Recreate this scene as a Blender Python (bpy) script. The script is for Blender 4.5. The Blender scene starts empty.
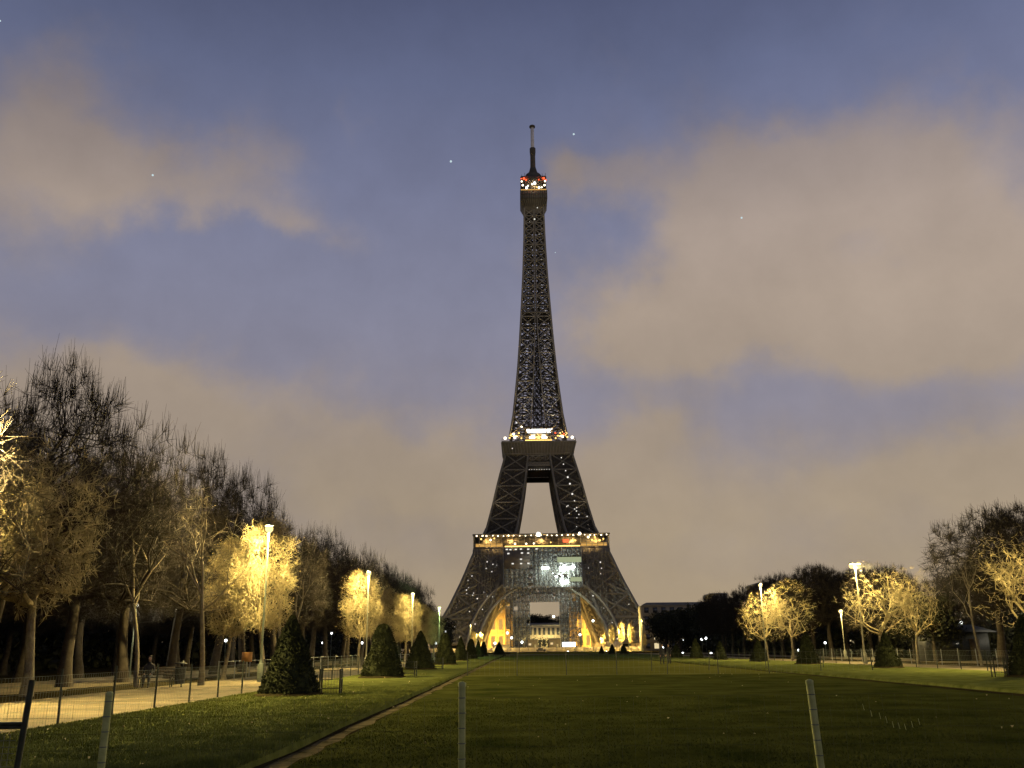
import bpy, math, random
import numpy as np
from mathutils import Matrix, Vector

S = bpy.context.scene
C = S.collection
R = math.radians

# ------------------------------------------------------------------ camera
cam_data = bpy.data.cameras.new('camera')
cam_data.sensor_width = 36.0
cam_data.lens = 920.0 / 1024.0 * 36.0
cam_data.clip_start = 0.1
cam_data.clip_end = 20000
cam = bpy.data.objects.new('camera', cam_data)
C.objects.link(cam)
cam.matrix_world = Matrix(((0.99991421, 0.01199955, 0.00525156, 0),
                           (0.00835804, -0.27581524, -0.96117433 * -1 * -1, 0),
                           (-0.01008520, 0.96113577, -0.27589187, 1.6),
                           (0, 0, 0, 1)))
S.camera = cam

# ------------------------------------------------------------------ view
S.view_settings.view_transform = 'Standard'
S.view_settings.look = 'None'
S.view_settings.exposure = 0.0
S.view_settings.gamma = 1.0
S.view_settings.use_curve_mapping = False
S.render.engine = 'CYCLES'
S.cycles.use_denoising = True
S.cycles.max_bounces = 4
S.cycles.diffuse_bounces = 2
S.cycles.transparent_max_bounces = 24
S.cycles.sample_clamp_indirect = 4.0
S.cycles.use_light_tree = True


def lin(r, g, b):
    f = lambda v: (v / 255 / 12.92) if v / 255 <= 0.04045 else ((v / 255 + 0.055) / 1.055) ** 2.4
    return (f(r), f(g), f(b), 1.0)


# ------------------------------------------------------------------ night sky
W = bpy.data.worlds.new('World')
S.world = W
W.use_nodes = True
nt = W.node_tree
for n in list(nt.nodes):
    nt.nodes.remove(n)
N = nt.nodes.new
Lk = nt.links.new


def mth(op, a, b=None, c=None, clamp=False):
    n = N('ShaderNodeMath')
    n.operation = op
    n.use_clamp = clamp
    for i, v in enumerate((a, b, c)):
        if v is None:
            continue
        if isinstance(v, (int, float)):
            n.inputs[i].default_value = v
        else:
            Lk(v, n.inputs[i])
    return n.outputs[0]


def wnoise(scale, detail, rough, vec, off=0.0):
    n = N('ShaderNodeTexNoise')
    n.inputs['Scale'].default_value = scale
    n.inputs['Detail'].default_value = detail
    n.inputs['Roughness'].default_value = rough
    m = N('ShaderNodeMapping')
    m.inputs['Location'].default_value = (off, off * 1.7, off * 0.6)
    Lk(vec, m.inputs['Vector'])
    Lk(m.outputs[0], n.inputs['Vector'])
    return n


tc = N('ShaderNodeTexCoord')
vec = tc.outputs['Generated']
sep = N('ShaderNodeSeparateXYZ')
Lk(vec, sep.inputs[0])
az0 = mth('MULTIPLY', mth('ARCTAN2', sep.outputs[0], sep.outputs[1]), 180 / math.pi)
el0 = mth('MULTIPLY', mth('ARCSINE', sep.outputs[2]), 180 / math.pi)
nw = wnoise(5.0, 4.0, 0.55, vec, 3.1)
sw = N('ShaderNodeSeparateColor')
Lk(nw.outputs['Color'], sw.inputs[0])
nw2 = wnoise(17.0, 6.0, 0.6, vec, 9.4)
sw2 = N('ShaderNodeSeparateColor')
Lk(nw2.outputs['Color'], sw2.inputs[0])
az = mth('ADD', az0, mth('ADD', mth('MULTIPLY', mth('SUBTRACT', sw.outputs[0], 0.5), 13.0), mth('MULTIPLY', mth('SUBTRACT', sw2.outputs[0], 0.5), 3.2)))
el = mth('ADD', el0, mth('ADD', mth('MULTIPLY', mth('SUBTRACT', sw.outputs[1], 0.5), 8.0), mth('MULTIPLY', mth('SUBTRACT', sw2.outputs[1], 0.5), 3.0)))
# cloud banks: azimuth, elevation, half sizes (degrees), amount
blobs = [(-29.5, 30, 4.2, 3.6, .85), (-27.5, 27.5, 5.0, 2.6, .85), (-21.5, 26.4, 5.0, 1.7, .75),
         (-16, 28, 3.5, 2.2, .62), (-14.0, 25.2, 3.2, 1.0, .5), (-31, 24, 6, 2.5, .45),
         (3.8, 28.0, 2.0, 1.8, .9), (8.5, 27.5, 3.5, 2.0, .75), (17.2, 27.2, 4.2, 3.0, 1.0), (19, 23.5, 8.0, 3.6, 1.1),
         (28, 27, 6.5, 4.0, .95), (30, 20.5, 9, 3.0, .95), (12.5, 20.2, 6.0, 2.8, .8), (10.0, 24.6, 3.0, 2.0, -.45), (23.5, 22.2, 3.6, 1.1, -.6), (21, 31.5, 5, 1.6, -.3), (33, 20, 3, 1, -.3), (-20, 22, 6, 2, -.3), (22, 17.5, 10, 2.4, .95), (33, 31, 6, 2.5, -.4),
         (8, 18.0, 5, 1.9, .85), (33, 16.5, 7, 2.2, .9), (16, 30.5, 12, 3.0, .22), (-10.0, 33.5, .9, 3.0, .25),
         (-24, 14.5, 7.5, 2.5, 1.1), (-14, 11.0, 10, 3.3, 1.0), (-4, 11.5, 4.5, 3.0, 1.0), (-34, 12, 7, 4, .8),
         (6, 10.0, 3.6, 3.2, 1.0), (-23.0, 21.0, 4, 1.2, .15), (22, 9.3, 15, 2.6, .95), (9, 12.2, 3, 1.5, .4), (31, 10.0, 5, 2.2, .7)]
tot = None
for (a, e, sa, se, amt) in blobs:
    u = mth('DIVIDE', mth('SUBTRACT', az, a), sa)
    v = mth('DIVIDE', mth('SUBTRACT', el, e), se)
    q = mth('ADD', mth('MULTIPLY', u, u), mth('MULTIPLY', v, v))
    g = mth('MULTIPLY', mth('EXPONENT', mth('MULTIPLY', q, -0.75)), amt)
    tot = g if tot is None else mth('ADD', tot, g)
low = mth('MULTIPLY', mth('SUBTRACT', 10.5, el), 0.13, clamp=True)
tot = mth('ADD', tot, low)
nf = wnoise(8.5, 8.0, 0.58, vec, 7.7)
tot = mth('ADD', tot, mth('MULTIPLY', mth('SUBTRACT', nf.outputs[0], 0.5), 1.3))
mr = N('ShaderNodeMapRange')
mr.interpolation_type = 'SMOOTHSTEP'
mr.inputs['From Min'].default_value = 0.08
mr.inputs['From Max'].default_value = 1.28
Lk(tot, mr.inputs['Value'])
# the clear air, darker and bluer overhead
elf = mth('DIVIDE', el0, 50.0, clamp=True)
r1 = N('ShaderNodeValToRGB')
r1.color_ramp.elements[0].position = 0.0
r1.color_ramp.elements[0].color = lin(164, 146, 120)
r1.color_ramp.elements[1].position = 1.0
r1.color_ramp.elements[1].color = lin(60, 64, 92)
for p, c in ((.17, (142, 133, 132)), (.28, (138, 134, 146)), (.42, (132, 133, 154)), (.55, (117, 121, 147)), (.68, (97, 104, 133)),
             (.78, (81, 88, 117))):
    e = r1.color_ramp.elements.new(p)
    e.color = lin(*c)
Lk(elf, r1.inputs[0])
r2 = N('ShaderNodeValToRGB')
r2.color_ramp.elements[0].position = 0.0
r2.color_ramp.elements[0].color = lin(168, 149, 120)
r2.color_ramp.elements[1].position = 1.0
r2.color_ramp.elements[1].color = lin(116, 104, 98)
for p, c in ((.1, (165, 148, 124)), (.25, (160, 145, 130)), (.4, (168, 152, 138)), (.5, (164, 149, 139)), (.62, (134, 124, 124))):
    e = r2.color_ramp.elements.new(p)
    e.color = lin(*c)
Lk(elf, r2.inputs[0])
mx = N('ShaderNodeMix')
mx.data_type = 'RGBA'
Lk(mr.outputs[0], mx.inputs['Factor'])
Lk(r1.outputs[0], mx.inputs['A'])
Lk(r2.outputs[0], mx.inputs['B'])
nl = wnoise(4.0, 3.0, 0.5, vec, 1.3)
nh = wnoise(14.0, 6.0, 0.6, vec, 5.0)
br = mth('ADD', mth('ADD', 0.735, mth('MULTIPLY', nl.outputs[0], 0.34)), mth('MULTIPLY', nh.outputs[0], 0.26))
# the west side of the sky (left) is a little dimmer than the side above the city glow
br = mth('MULTIPLY', br, mth('ADD', 1.0, mth('MULTIPLY', az0, 0.0022)))
bg = N('ShaderNodeBackground')
Lk(mx.outputs['Result'], bg.inputs['Color'])
Lk(br, bg.inputs['Strength'])
wo = N('ShaderNodeOutputWorld')
Lk(bg.outputs[0], wo.inputs[0])
W.cycles.sampling_method = 'MANUAL'
W.cycles.sample_map_resolution = 512


# ------------------------------------------------------------------ materials
def mat(name, c1, c2=None, scale=5.0, rough=0.9, bump=0.0, spec=0.25, detail=5, metal=0.0, bscale=None, mid=(.35, .65), coord='Object'):
    m = bpy.data.materials.new(name)
    m.use_nodes = True
    t = m.node_tree
    b = t.nodes['Principled BSDF']
    b.inputs['Roughness'].default_value = rough
    b.inputs['Specular IOR Level'].default_value = spec
    b.inputs['Metallic'].default_value = metal
    b.inputs['Base Color'].default_value = (*c1, 1)
    if c2 is not None:
        co = t.nodes.new('ShaderNodeTexCoord')
        n = t.nodes.new('ShaderNodeTexNoise')
        n.inputs['Scale'].default_value = scale
        n.inputs['Detail'].default_value = detail
        n.inputs['Roughness'].default_value = 0.65
        t.links.new(co.outputs[coord], n.inputs['Vector'])
        r = t.nodes.new('ShaderNodeValToRGB')
        r.color_ramp.elements[0].position = mid[0]
        r.color_ramp.elements[1].position = mid[1]
        r.color_ramp.elements[0].color = (*c1, 1)
        r.color_ramp.elements[1].color = (*c2, 1)
        t.links.new(n.outputs[0], r.inputs[0])
        t.links.new(r.outputs[0], b.inputs['Base Color'])
        if bump:
            n2 = t.nodes.new('ShaderNodeTexNoise')
            n2.inputs['Scale'].default_value = bscale or scale * 4
            n2.inputs['Detail'].default_value = 6
            t.links.new(co.outputs[coord], n2.inputs['Vector'])
            bp = t.nodes.new('ShaderNodeBump')
            bp.inputs['Strength'].default_value = bump
            bp.inputs['Distance'].default_value = 0.05
            t.links.new(n2.outputs[0], bp.inputs['Height'])
            t.links.new(bp.outputs[0], b.inputs['Normal'])
    return m


def emit(name, c, s):
    m = bpy.data.materials.new(name)
    m.use_nodes = True
    b = m.node_tree.nodes['Principled BSDF']
    b.inputs['Base Color'].default_value = (0, 0, 0, 1)
    b.inputs['Specular IOR Level'].default_value = 0
    b.inputs['Emission Color'].default_value = (*c, 1)
    b.inputs['Emission Strength'].default_value = s
    return m


M = {}
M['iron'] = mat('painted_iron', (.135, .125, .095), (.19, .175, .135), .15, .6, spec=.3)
M['iron_dark'] = mat('painted_iron_shaded', (.06, .055, .042), (.09, .082, .063), .2, .65)  # darker copy of the tower paint, standing for its shaded ironwork
M['iron_light'] = mat('painted_iron_lit', (.22, .205, .16), (.29, .27, .21), .2, .6)  # lighter copy of the same paint for ironwork catching the light
M['white_mast'] = mat('white_mast_paint', (.55, .55, .56), (.7, .7, .7), .5, .5)
M['masonry'] = mat('pale_masonry', (.34, .29, .2), (.42, .36, .27), .6, .9, .3)
M['palace'] = mat('palace_limestone', (.42, .36, .24), (.55, .48, .33), .15, .9, .1)
M['gold_glow_stone'] = mat('gold_glow_stone', (.45, .33, .13), (.58, .44, .2), .12, .9)  # gold glow put into the stone colour of the stand-in blocks
M['facade'] = mat('apartment_render', (.2, .18, .145), (.26, .23, .19), .1, .9)
M['facade_dark'] = mat('dark_render', (.10, .09, .075), (.14, .12, .10), .1, .9)
M['roof'] = mat('zinc_roof', (.10, .105, .115), (.15, .155, .16), .3, .5)
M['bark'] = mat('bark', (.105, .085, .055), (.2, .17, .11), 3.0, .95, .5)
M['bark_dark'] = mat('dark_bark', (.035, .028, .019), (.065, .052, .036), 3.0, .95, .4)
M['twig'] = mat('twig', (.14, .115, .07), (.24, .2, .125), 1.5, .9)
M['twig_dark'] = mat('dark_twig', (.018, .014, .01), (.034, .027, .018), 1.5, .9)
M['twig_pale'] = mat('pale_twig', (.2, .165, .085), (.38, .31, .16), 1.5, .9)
M['dry_leaf'] = mat('dry_leaf', (.24, .18, .065), (.44, .34, .135), 2.5, .85)
M['yew'] = mat('yew_needles', (.010, .013, .004), (.034, .04, .012), 4.0, .95, 0, detail=8)
M['steel'] = mat('galvanised_steel', (.2, .2, .19), (.3, .3, .28), 4, .5, spec=.5)
M['post_pale'] = mat('lamplit_green_post', (.32, .34, .12), (.46, .47, .2), 9, .7, .2, spec=.1)  # green post paint yellowed so that lamplight sits in its colour
M['post_dark'] = mat('dark_green_paint', (.018, .022, .014), (.035, .04, .026), 8, .55)
M['wire'] = mat('wire', (.10, .11, .08), (.16, .17, .13), 8, .5)
M['lamp_paint'] = mat('lamp_green_paint', (.07, .085, .06), (.11, .12, .085), 3, .5)
M['lamp_pale'] = mat('lamp_pale_paint', (.14, .14, .1), (.2, .19, .14), 3, .5)
M['scaffold'] = mat('scaffold_tube', (.36, .38, .38), (.5, .52, .52), 1, .4, spec=.5)
M['plank'] = mat('scaffold_plank', (.3, .27, .2), (.4, .36, .28), 1, .9)
M['wood'] = mat('bench_wood', (.06, .045, .03), (.1, .075, .05), 6, .8)
M['bin'] = mat('bin_paint', (.02, .022, .02), (.035, .035, .03), 6, .6)
M['cloth'] = mat('dark_cloth', (.015, .015, .018), (.03, .03, .035), 10, .95)
M['skin'] = mat('skin', (.3, .19, .13), (.36, .23, .16), 8, .6)
M['hair'] = mat('hair', (.02, .014, .01), (.03, .02, .014), 20, .7)
M['car'] = mat('car_paint', (.04, .04, .045), (.05, .05, .055), 2, .25, spec=.6)
M['glass'] = mat('dark_glass', (.03, .035, .04), (.04, .045, .05), 2, .1, spec=.7)
M['tyre'] = mat('tyre', (.015, .015, .015), (.02, .02, .02), 5, .9)
M['sign_orange'] = mat('orange_panel', (.5, .25, .07), (.6, .3, .1), 3, .6)
M['sign_white'] = mat('white_panel', (.7, .68, .6), (.78, .76, .7), 3, .6)
M['e_sodium'] = emit('sodium_lamp', (1, .76, .30), 1.7)
M['e_green'] = emit('mercury_lamp', (.72, 1, .42), 1.5)
M['e_white'] = emit('white_lamp', (.95, 1, 1), 5)
M['e_flood'] = emit('flood_light', (.9, 1, .97), 16)
M['e_warm'] = emit('warm_bulb', (1, .85, .6), 5)
M['e_spark'] = emit('white_bulb', (1, .96, .86), .95)
M['e_gold'] = emit('gold_light', (1, .62, .16), 2.3)
M['e_gold_dim'] = emit('gold_window_light', (1, .55, .14), .7)
M['e_red'] = emit('red_beacon', (1, .12, .04), 2.0)
M['e_star'] = emit('star_light', (.75, .95, 1), .75)
M['e_win'] = emit('lit_window', (1, .8, .45), .8)
M['e_green_win'] = emit('lit_work_panel', (.85, .95, .55), .42)


def netting():
    m = bpy.data.materials.new('debris_netting')
    m.use_nodes = True
    t = m.node_tree
    b = t.nodes['Principled BSDF']
    b.inputs['Roughness'].default_value = .9
    co = t.nodes.new('ShaderNodeTexCoord')
    n = t.nodes.new('ShaderNodeTexNoise')
    n.inputs['Scale'].default_value = 1.4
    n.inputs['Detail'].default_value = 6
    t.links.new(co.outputs['Object'], n.inputs['Vector'])
    r = t.nodes.new('ShaderNodeValToRGB')
    r.color_ramp.elements[0].color = (.13, .13, .11, 1)
    r.color_ramp.elements[1].color = (.2, .2, .17, 1)
    r.color_ramp.elements[0].position = .35
    r.color_ramp.elements[1].position = .7
    t.links.new(n.outputs[0], r.inputs[0])
    t.links.new(r.outputs[0], b.inputs['Base Color'])
    r3 = t.nodes.new('ShaderNodeMapRange')
    r3.inputs['From Min'].default_value = .35
    r3.inputs['From Max'].default_value = .65
    r3.inputs['To Min'].default_value = .5
    r3.inputs['To Max'].default_value = .68
    t.links.new(n.outputs[0], r3.inputs[0])
    t.links.new(r3.outputs[0], b.inputs['Alpha'])
    return m


M['net'] = netting()


# ------------------------------------------------------------------ mesh builder
class MB:
    def __init__(s):
        s.v = []
        s.f = []
        s.n = 0

    def add(s, v, f):
        s.v.append(np.asarray(v, float).reshape(-1, 3))
        f = np.asarray(f, np.int64)
        s.f.append(f + s.n)
        s.n += len(s.v[-1])
        return s

    def segs(s, sg, n=4, caps=False):
        sg = np.asarray(sg, float)
        if len(sg) == 0:
            return s
        p0, p1, r0, r1 = sg[:, 0:3], sg[:, 3:6], sg[:, 6:7], sg[:, 7:8]
        d = p1 - p0
        L = np.linalg.norm(d, axis=1, keepdims=True)
        d = d / np.maximum(L, 1e-9)
        ref = np.where(np.abs(d[:, 2:3]) > .9, np.array([[1., 0, 0]]), np.array([[0, 0, 1.]]))
        u = np.cross(d, ref)
        u /= np.linalg.norm(u, axis=1, keepdims=True)
        w = np.cross(d, u)
        k = len(sg)
        V = np.zeros((k, 2 * n, 3))
        for i in range(n):
            a = 2 * math.pi * (i + .5) / n
            o = u * math.cos(a) + w * math.sin(a)
            V[:, i] = p0 + o * r0
            V[:, n + i] = p1 + o * r1
        base = (np.arange(k) * 2 * n)[:, None]
        F = [np.concatenate([base + i, base + (i + 1) % n, base + n + (i + 1) % n, base + n + i], 1) for i in range(n)]
        if caps and n == 4:
            F.append(np.concatenate([base + 3, base + 2, base + 1, base], 1))
            F.append(np.concatenate([base + 4, base + 5, base + 6, base + 7], 1))
        return s.add(V.reshape(-1, 3), np.concatenate(F, 0))

    def bar(s, a, b, r, r1=None, n=4):
        return s.segs([[*a, *b, r, r if r1 is None else r1]], n, caps=True)

    def box(s, c, h, rz=0.0, taper=1.0):
        v = []
        for z in (-1, 1):
            k = taper if z > 0 else 1
            for x, y in ((-1, -1), (1, -1), (1, 1), (-1, 1)):
                X, Y = x * h[0] * k, y * h[1] * k
                v.append((c[0] + X * math.cos(rz) - Y * math.sin(rz), c[1] + X * math.sin(rz) + Y * math.cos(rz), c[2] + z * h[2]))
        return s.add(v, [(3, 2, 1, 0), (4, 5, 6, 7), (0, 1, 5, 4), (1, 2, 6, 5), (2, 3, 7, 6), (3, 0, 4, 7)])

    def lathe(s, c, prof, n=12):
        v = []
        for r, z in prof:
            for i in range(n):
                a = 2 * math.pi * i / n
                v.append((c[0] + r * math.cos(a), c[1] + r * math.sin(a), c[2] + z))
        f = []
        for k in range(len(prof) - 1):
            for i in range(n):
                j = (i + 1) % n
                f.append((k * n + i, k * n + j, (k + 1) * n + j, (k + 1) * n + i))
        return s.add(v, f)

    def ball(s, c, r, n=8, sz=1.0):
        pr = [(r * math.sin(math.pi * t / n) + 1e-4, -r * sz * math.cos(math.pi * t / n)) for t in range(n + 1)]
        return s.lathe(c, pr, n)

    def tube(s, pts, rs, n=8):
        """one continuous tapered tube through points"""
        pts = [np.array(p, float) for p in pts]
        v = []
        for i, p in enumerate(pts):
            d = pts[min(i + 1, len(pts) - 1)] - pts[max(i - 1, 0)]
            d /= np.linalg.norm(d)
            ref = np.array([1., 0, 0]) if abs(d[2]) > .8 else np.array([0, 0, 1.])
            u = np.cross(d, ref)
            u /= np.linalg.norm(u)
            w = np.cross(d, u)
            for k in range(n):
                a = 2 * math.pi * k / n
                v.append(p + (u * math.cos(a) + w * math.sin(a)) * rs[i])
        f = []
        for i in range(len(pts) - 1):
            for k in range(n):
                j = (k + 1) % n
                f.append((i * n + k, i * n + j, (i + 1) * n + j, (i + 1) * n + k))
        return s.add(v, f)

    def quads(s, P):
        P = np.asarray(P, float)
        k = len(P)
        return s.add(P.reshape(-1, 3), np.arange(k * 4).reshape(k, 4))

    def mesh(s, name, material, smooth=False):
        V = np.concatenate(s.v)
        F = np.concatenate(s.f)
        me = bpy.data.meshes.new(name)
        me.vertices.add(len(V))
        me.vertices.foreach_set('co', V.ravel())
        me.loops.add(F.size)
        me.loops.foreach_set('vertex_index', F.ravel().astype(np.int32))
        me.polygons.add(len(F))
        me.polygons.foreach_set('loop_start', (np.arange(len(F)) * 4).astype(np.int32))
        me.polygons.foreach_set('loop_total', np.full(len(F), 4, np.int32))
        if smooth:
            me.polygons.foreach_set('use_smooth', np.ones(len(F), bool))
        me.update(calc_edges=True)
        me.materials.append(material)
        return me

    def obj(s, name, material, parent=None, loc=None, smooth=False):
        o = bpy.data.objects.new(name, s.mesh(name, material, smooth))
        C.objects.link(o)
        if parent is not None:
            o.parent = parent
        if loc is not None:
            o.location = loc
        return o


def tag(o, label=None, cat=None, group=None, kind=None):
    if label:
        o['label'] = label
    if cat:
        o['category'] = cat
    if group:
        o['group'] = group
    if kind:
        o['kind'] = kind
    return o


def thing(name, label, cat, loc=(0, 0, 0), rz=0.0, group=None, scale=1.0):
    o = bpy.data.objects.new(name, None)
    C.objects.link(o)
    o.location = loc
    o.rotation_euler = (0, 0, rz)
    o.scale = (scale,) * 3 if isinstance(scale, (int, float)) else scale
    return tag(o, label, cat, group)


def dup(root, loc, rz=0.0, scale=1.0, label=None, group=None):
    def cp(o, par):
        c = o.copy()
        C.objects.link(c)
        c.parent = par
        for ch in kids[o.name]:
            cp(ch, c)
        return c
    kids = {}

    def walk(o):
        kids[o.name] = list(o.children)
        for ch in o.children:
            walk(ch)
    walk(root)
    r = cp(root, None)
    r.location = loc
    r.rotation_euler = (0, 0, rz)
    r.scale = (scale,) * 3 if isinstance(scale, (int, float)) else scale
    if label:
        r['label'] = label
    if group:
        r['group'] = group
    return r


ORD = ['first', 'second', 'third', 'fourth', 'fifth', 'sixth', 'seventh', 'eighth', 'ninth', 'tenth', 'eleventh', 'twelfth',
       'thirteenth', 'fourteenth', 'fifteenth', 'sixteenth', 'seventeenth', 'eighteenth', 'nineteenth', 'twentieth',
       'twenty-first', 'twenty-second', 'twenty-third', 'twenty-fourth', 'twenty-fifth', 'twenty-sixth', 'twenty-seventh',
       'twenty-eighth', 'twenty-ninth', 'thirtieth', 'thirty-first', 'thirty-second', 'thirty-third', 'thirty-fourth',
       'thirty-fifth', 'thirty-sixth']


def point(name, loc, power, color, radius=.15, parent=None):
    d = bpy.data.lights.new(name, 'POINT')
    d.energy = power
    d.color = color
    d.shadow_soft_size = radius
    o = bpy.data.objects.new(name, d)
    C.objects.link(o)
    o.location = loc
    if parent is not None:
        o.parent = parent
    return o


def spot(name, loc, target, power, color, angle=60, radius=.4, parent=None, blend=.5):
    d = bpy.data.lights.new(name, 'SPOT')
    d.energy = power
    d.color = color
    d.spot_size = R(angle)
    d.spot_blend = blend
    d.shadow_soft_size = radius
    o = bpy.data.objects.new(name, d)
    C.objects.link(o)
    o.location = loc
    o.rotation_euler = (Vector(target) - Vector(loc)).to_track_quat('-Z', 'Y').to_euler()
    if parent is not None:
        o.parent = parent
    return o


SOD = (1.0, .77, .3)

# ------------------------------------------------------------------ ground
rng = np.random.default_rng(11)


def sheet(name, poly_rows, z, material, kind='structure', wob=0.0):
    """a strip: rows of (y, x_left, x_right)"""
    m = MB()
    rows = []
    for i in range(len(poly_rows) - 1):
        (y0, a0, b0), (y1, a1, b1) = poly_rows[i], poly_rows[i + 1]
        k = max(1, int((y1 - y0) / 1.0)) if wob else 1
        for j in range(k):
            t = j / k
            rows.append((y0 + (y1 - y0) * t, a0 + (a1 - a0) * t, b0 + (b1 - b0) * t))
    rows.append(poly_rows[-1])
    v = []
    for (y, a, b) in rows:
        wa, wb = (rng.normal(0, wob), rng.normal(0, wob)) if wob else (0, 0)
        v += [(a + wa, y, z), (b + wb, y, z)]
    f = [(2 * i, 2 * i + 1, 2 * i + 3, 2 * i + 2) for i in range(len(rows) - 1)]
    o = m.add(v, f).obj(name, material)
    o['kind'] = kind
    return o


M['soil'] = mat('dark_soil', (.022, .019, .009), (.05, .04, .018), .8, .95, .5, spec=0.0, coord='Object')
M['sand'] = mat('sandy_gravel', (.11, .09, .05), (.23, .185, .11), .55, .95, .5, spec=0.05, detail=9, bscale=14)
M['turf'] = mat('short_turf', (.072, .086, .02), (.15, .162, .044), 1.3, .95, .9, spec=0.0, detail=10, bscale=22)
M['turf_mid'] = mat('dark_turf', (.03, .037, .008), (.072, .076, .018), .5, .95, .8, spec=0.0, detail=10, bscale=20)
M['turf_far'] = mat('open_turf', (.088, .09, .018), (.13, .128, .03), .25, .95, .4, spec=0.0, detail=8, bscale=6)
M['paving'] = mat('pale_paving', (.3, .25, .16), (.4, .34, .24), .1, .9)

sheet('ground', [(-60, -400, 450), (200, -600, 650), (900, -2500, 2600), (9000, -9000, 9000)], -0.02, M['soil'])
# middle lawn, darker turf near and brighter turf beyond the stakes
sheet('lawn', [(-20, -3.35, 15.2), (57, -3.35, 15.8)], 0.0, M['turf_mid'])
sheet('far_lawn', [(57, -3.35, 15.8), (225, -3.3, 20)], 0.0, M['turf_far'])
# raised banks either side with a cut edge towards the lawn
bank = MB()


def bankstrip(x_in, x_out, y0, y1, z, sgn):
    n = 90
    v = []
    for i in range(n + 1):
        y = y0 + (y1 - y0) * (i / n) ** 1.6
        w = .03 * math.sin(y * 2.1) + .03 * math.sin(y * .83 + 1) + rng.normal(0, .022)
        c = (x_in + x_out) / 2
        v += [(x_in + w, y, -.01), (x_in + w - sgn * .03, y, z * .75), (x_in + w - sgn * .1, y, z), (c, y, z + .01), (x_out, y, z)]
    f = []
    for i in range(n):
        for k in range(4):
            a = i * 5 + k
            f.append((a, a + 1, a + 6, a + 5) if sgn < 0 else (a, a + 5, a + 6, a + 1))
    return np.array(v), f


v, f = bankstrip(-3.75, -9.9, -20, 260, .14, 1)
o = MB().add(v, f).obj('grass_bank', M['turf'], smooth=True)
o['kind'] = 'structure'
v, f = bankstrip(16.3, 26.2, 14, 260, .12, -1)
o = MB().add(v, f).obj('grass_bank', M['turf'], smooth=True)
o['kind'] = 'structure'
M['dull_sand'] = mat('trodden_sand', (.05, .045, .02), (.16, .13, .07), 1.6, .95, .5, spec=0.0, detail=9)
sheet('sand_strip', [(-20, -3.78, -3.36), (60, -3.78, -3.36), (150, -3.75, -3.25)], .004, M['dull_sand'], wob=.05)
sheet('edge_shade_strip', [(-20, -3.86, -3.66), (60, -3.86, -3.66), (150, -3.82, -3.66)], .008, M['soil'], wob=.03)  # dark sheet stands in for the shaded face of the bank edge
sheet('edge_shade_strip', [(-20, 15.6, 16.35), (150, 16.0, 16.35)], .004, M['soil'], wob=.03)  # same painted shade line along the right bank
sheet('path', [(-20, -17.2, -9.85), (240, -17.2, -9.85)], .02, M['sand'], wob=.04)
sheet('path', [(-20, -29, -20.2), (240, -27, -21.2)], .012, M['sand'], wob=.2)
sheet('path', [(-20, 26.15, 32.2), (240, 26.15, 32.2)], .03, M['sand'], wob=.04)
sheet('path', [(0, 37, 45), (240, 37, 44)], .012, M['sand'], wob=.1)
sheet('cross_path', [(225, -70, 90), (236, -70, 90)], .016, M['sand'])
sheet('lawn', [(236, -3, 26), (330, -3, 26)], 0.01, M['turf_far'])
sheet('forecourt', [(400, -90, 120), (640, -90, 120)], .01, M['paving'])
# wooded rise behind the river
hv, hf = [], []
for i in range(41):
    for j in range(13):
        x = -500 + i * 26
        y = 760 + j * 30
        h = 19 * math.exp(-((j - 6) / 3.2) ** 2) * (.75 + .25 * math.sin(i * .9)) * math.exp(-((x - 10) / 420) ** 2)
        hv.append((x, y, h - .3))
for i in range(40):
    for j in range(12):
        a = i * 13 + j
        hf.append((a, a + 13, a + 14, a + 1))
o = MB().add(hv, hf).obj('hill', M['soil'], smooth=True)
o['kind'] = 'structure'

# grass blades on the bank and the lawn near the camera, fallen leaves
def blades(n, xr, yr, z, h, name, material, label):
    y = yr[0] + (yr[1] - yr[0]) * rng.random(n) ** 1.7
    x = xr[0] + (xr[1] - xr[0]) * rng.random(n)
    clump = .5 + .5 * np.sin(x * 3.1 + np.sin(y * 2.3) * 2) * np.sin(y * 2.7 + np.cos(x * 1.9) * 2)
    hh = h * (.5 + .9 * rng.random(n)) * (.6 + .8 * clump)
    a = rng.random(n) * math.pi
    wx, wy = np.cos(a) * .006, np.sin(a) * .006
    lx, ly = rng.normal(0, .018, n), rng.normal(0, .018, n)
    P = np.zeros((n, 4, 3))
    P[:, 0] = np.stack([x - wx, y - wy, np.full(n, z)], 1)
    P[:, 1] = np.stack([x + wx, y + wy, np.full(n, z)], 1)
    P[:, 2] = np.stack([x + lx + wx * .3, y + ly + wy * .3, z + hh], 1)
    P[:, 3] = np.stack([x + lx - wx * .3, y + ly - wy * .3, z + hh], 1)
    o = MB().quads(P).obj(name, material)
    return tag(o, label, 'grass', kind='stuff')


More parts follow.
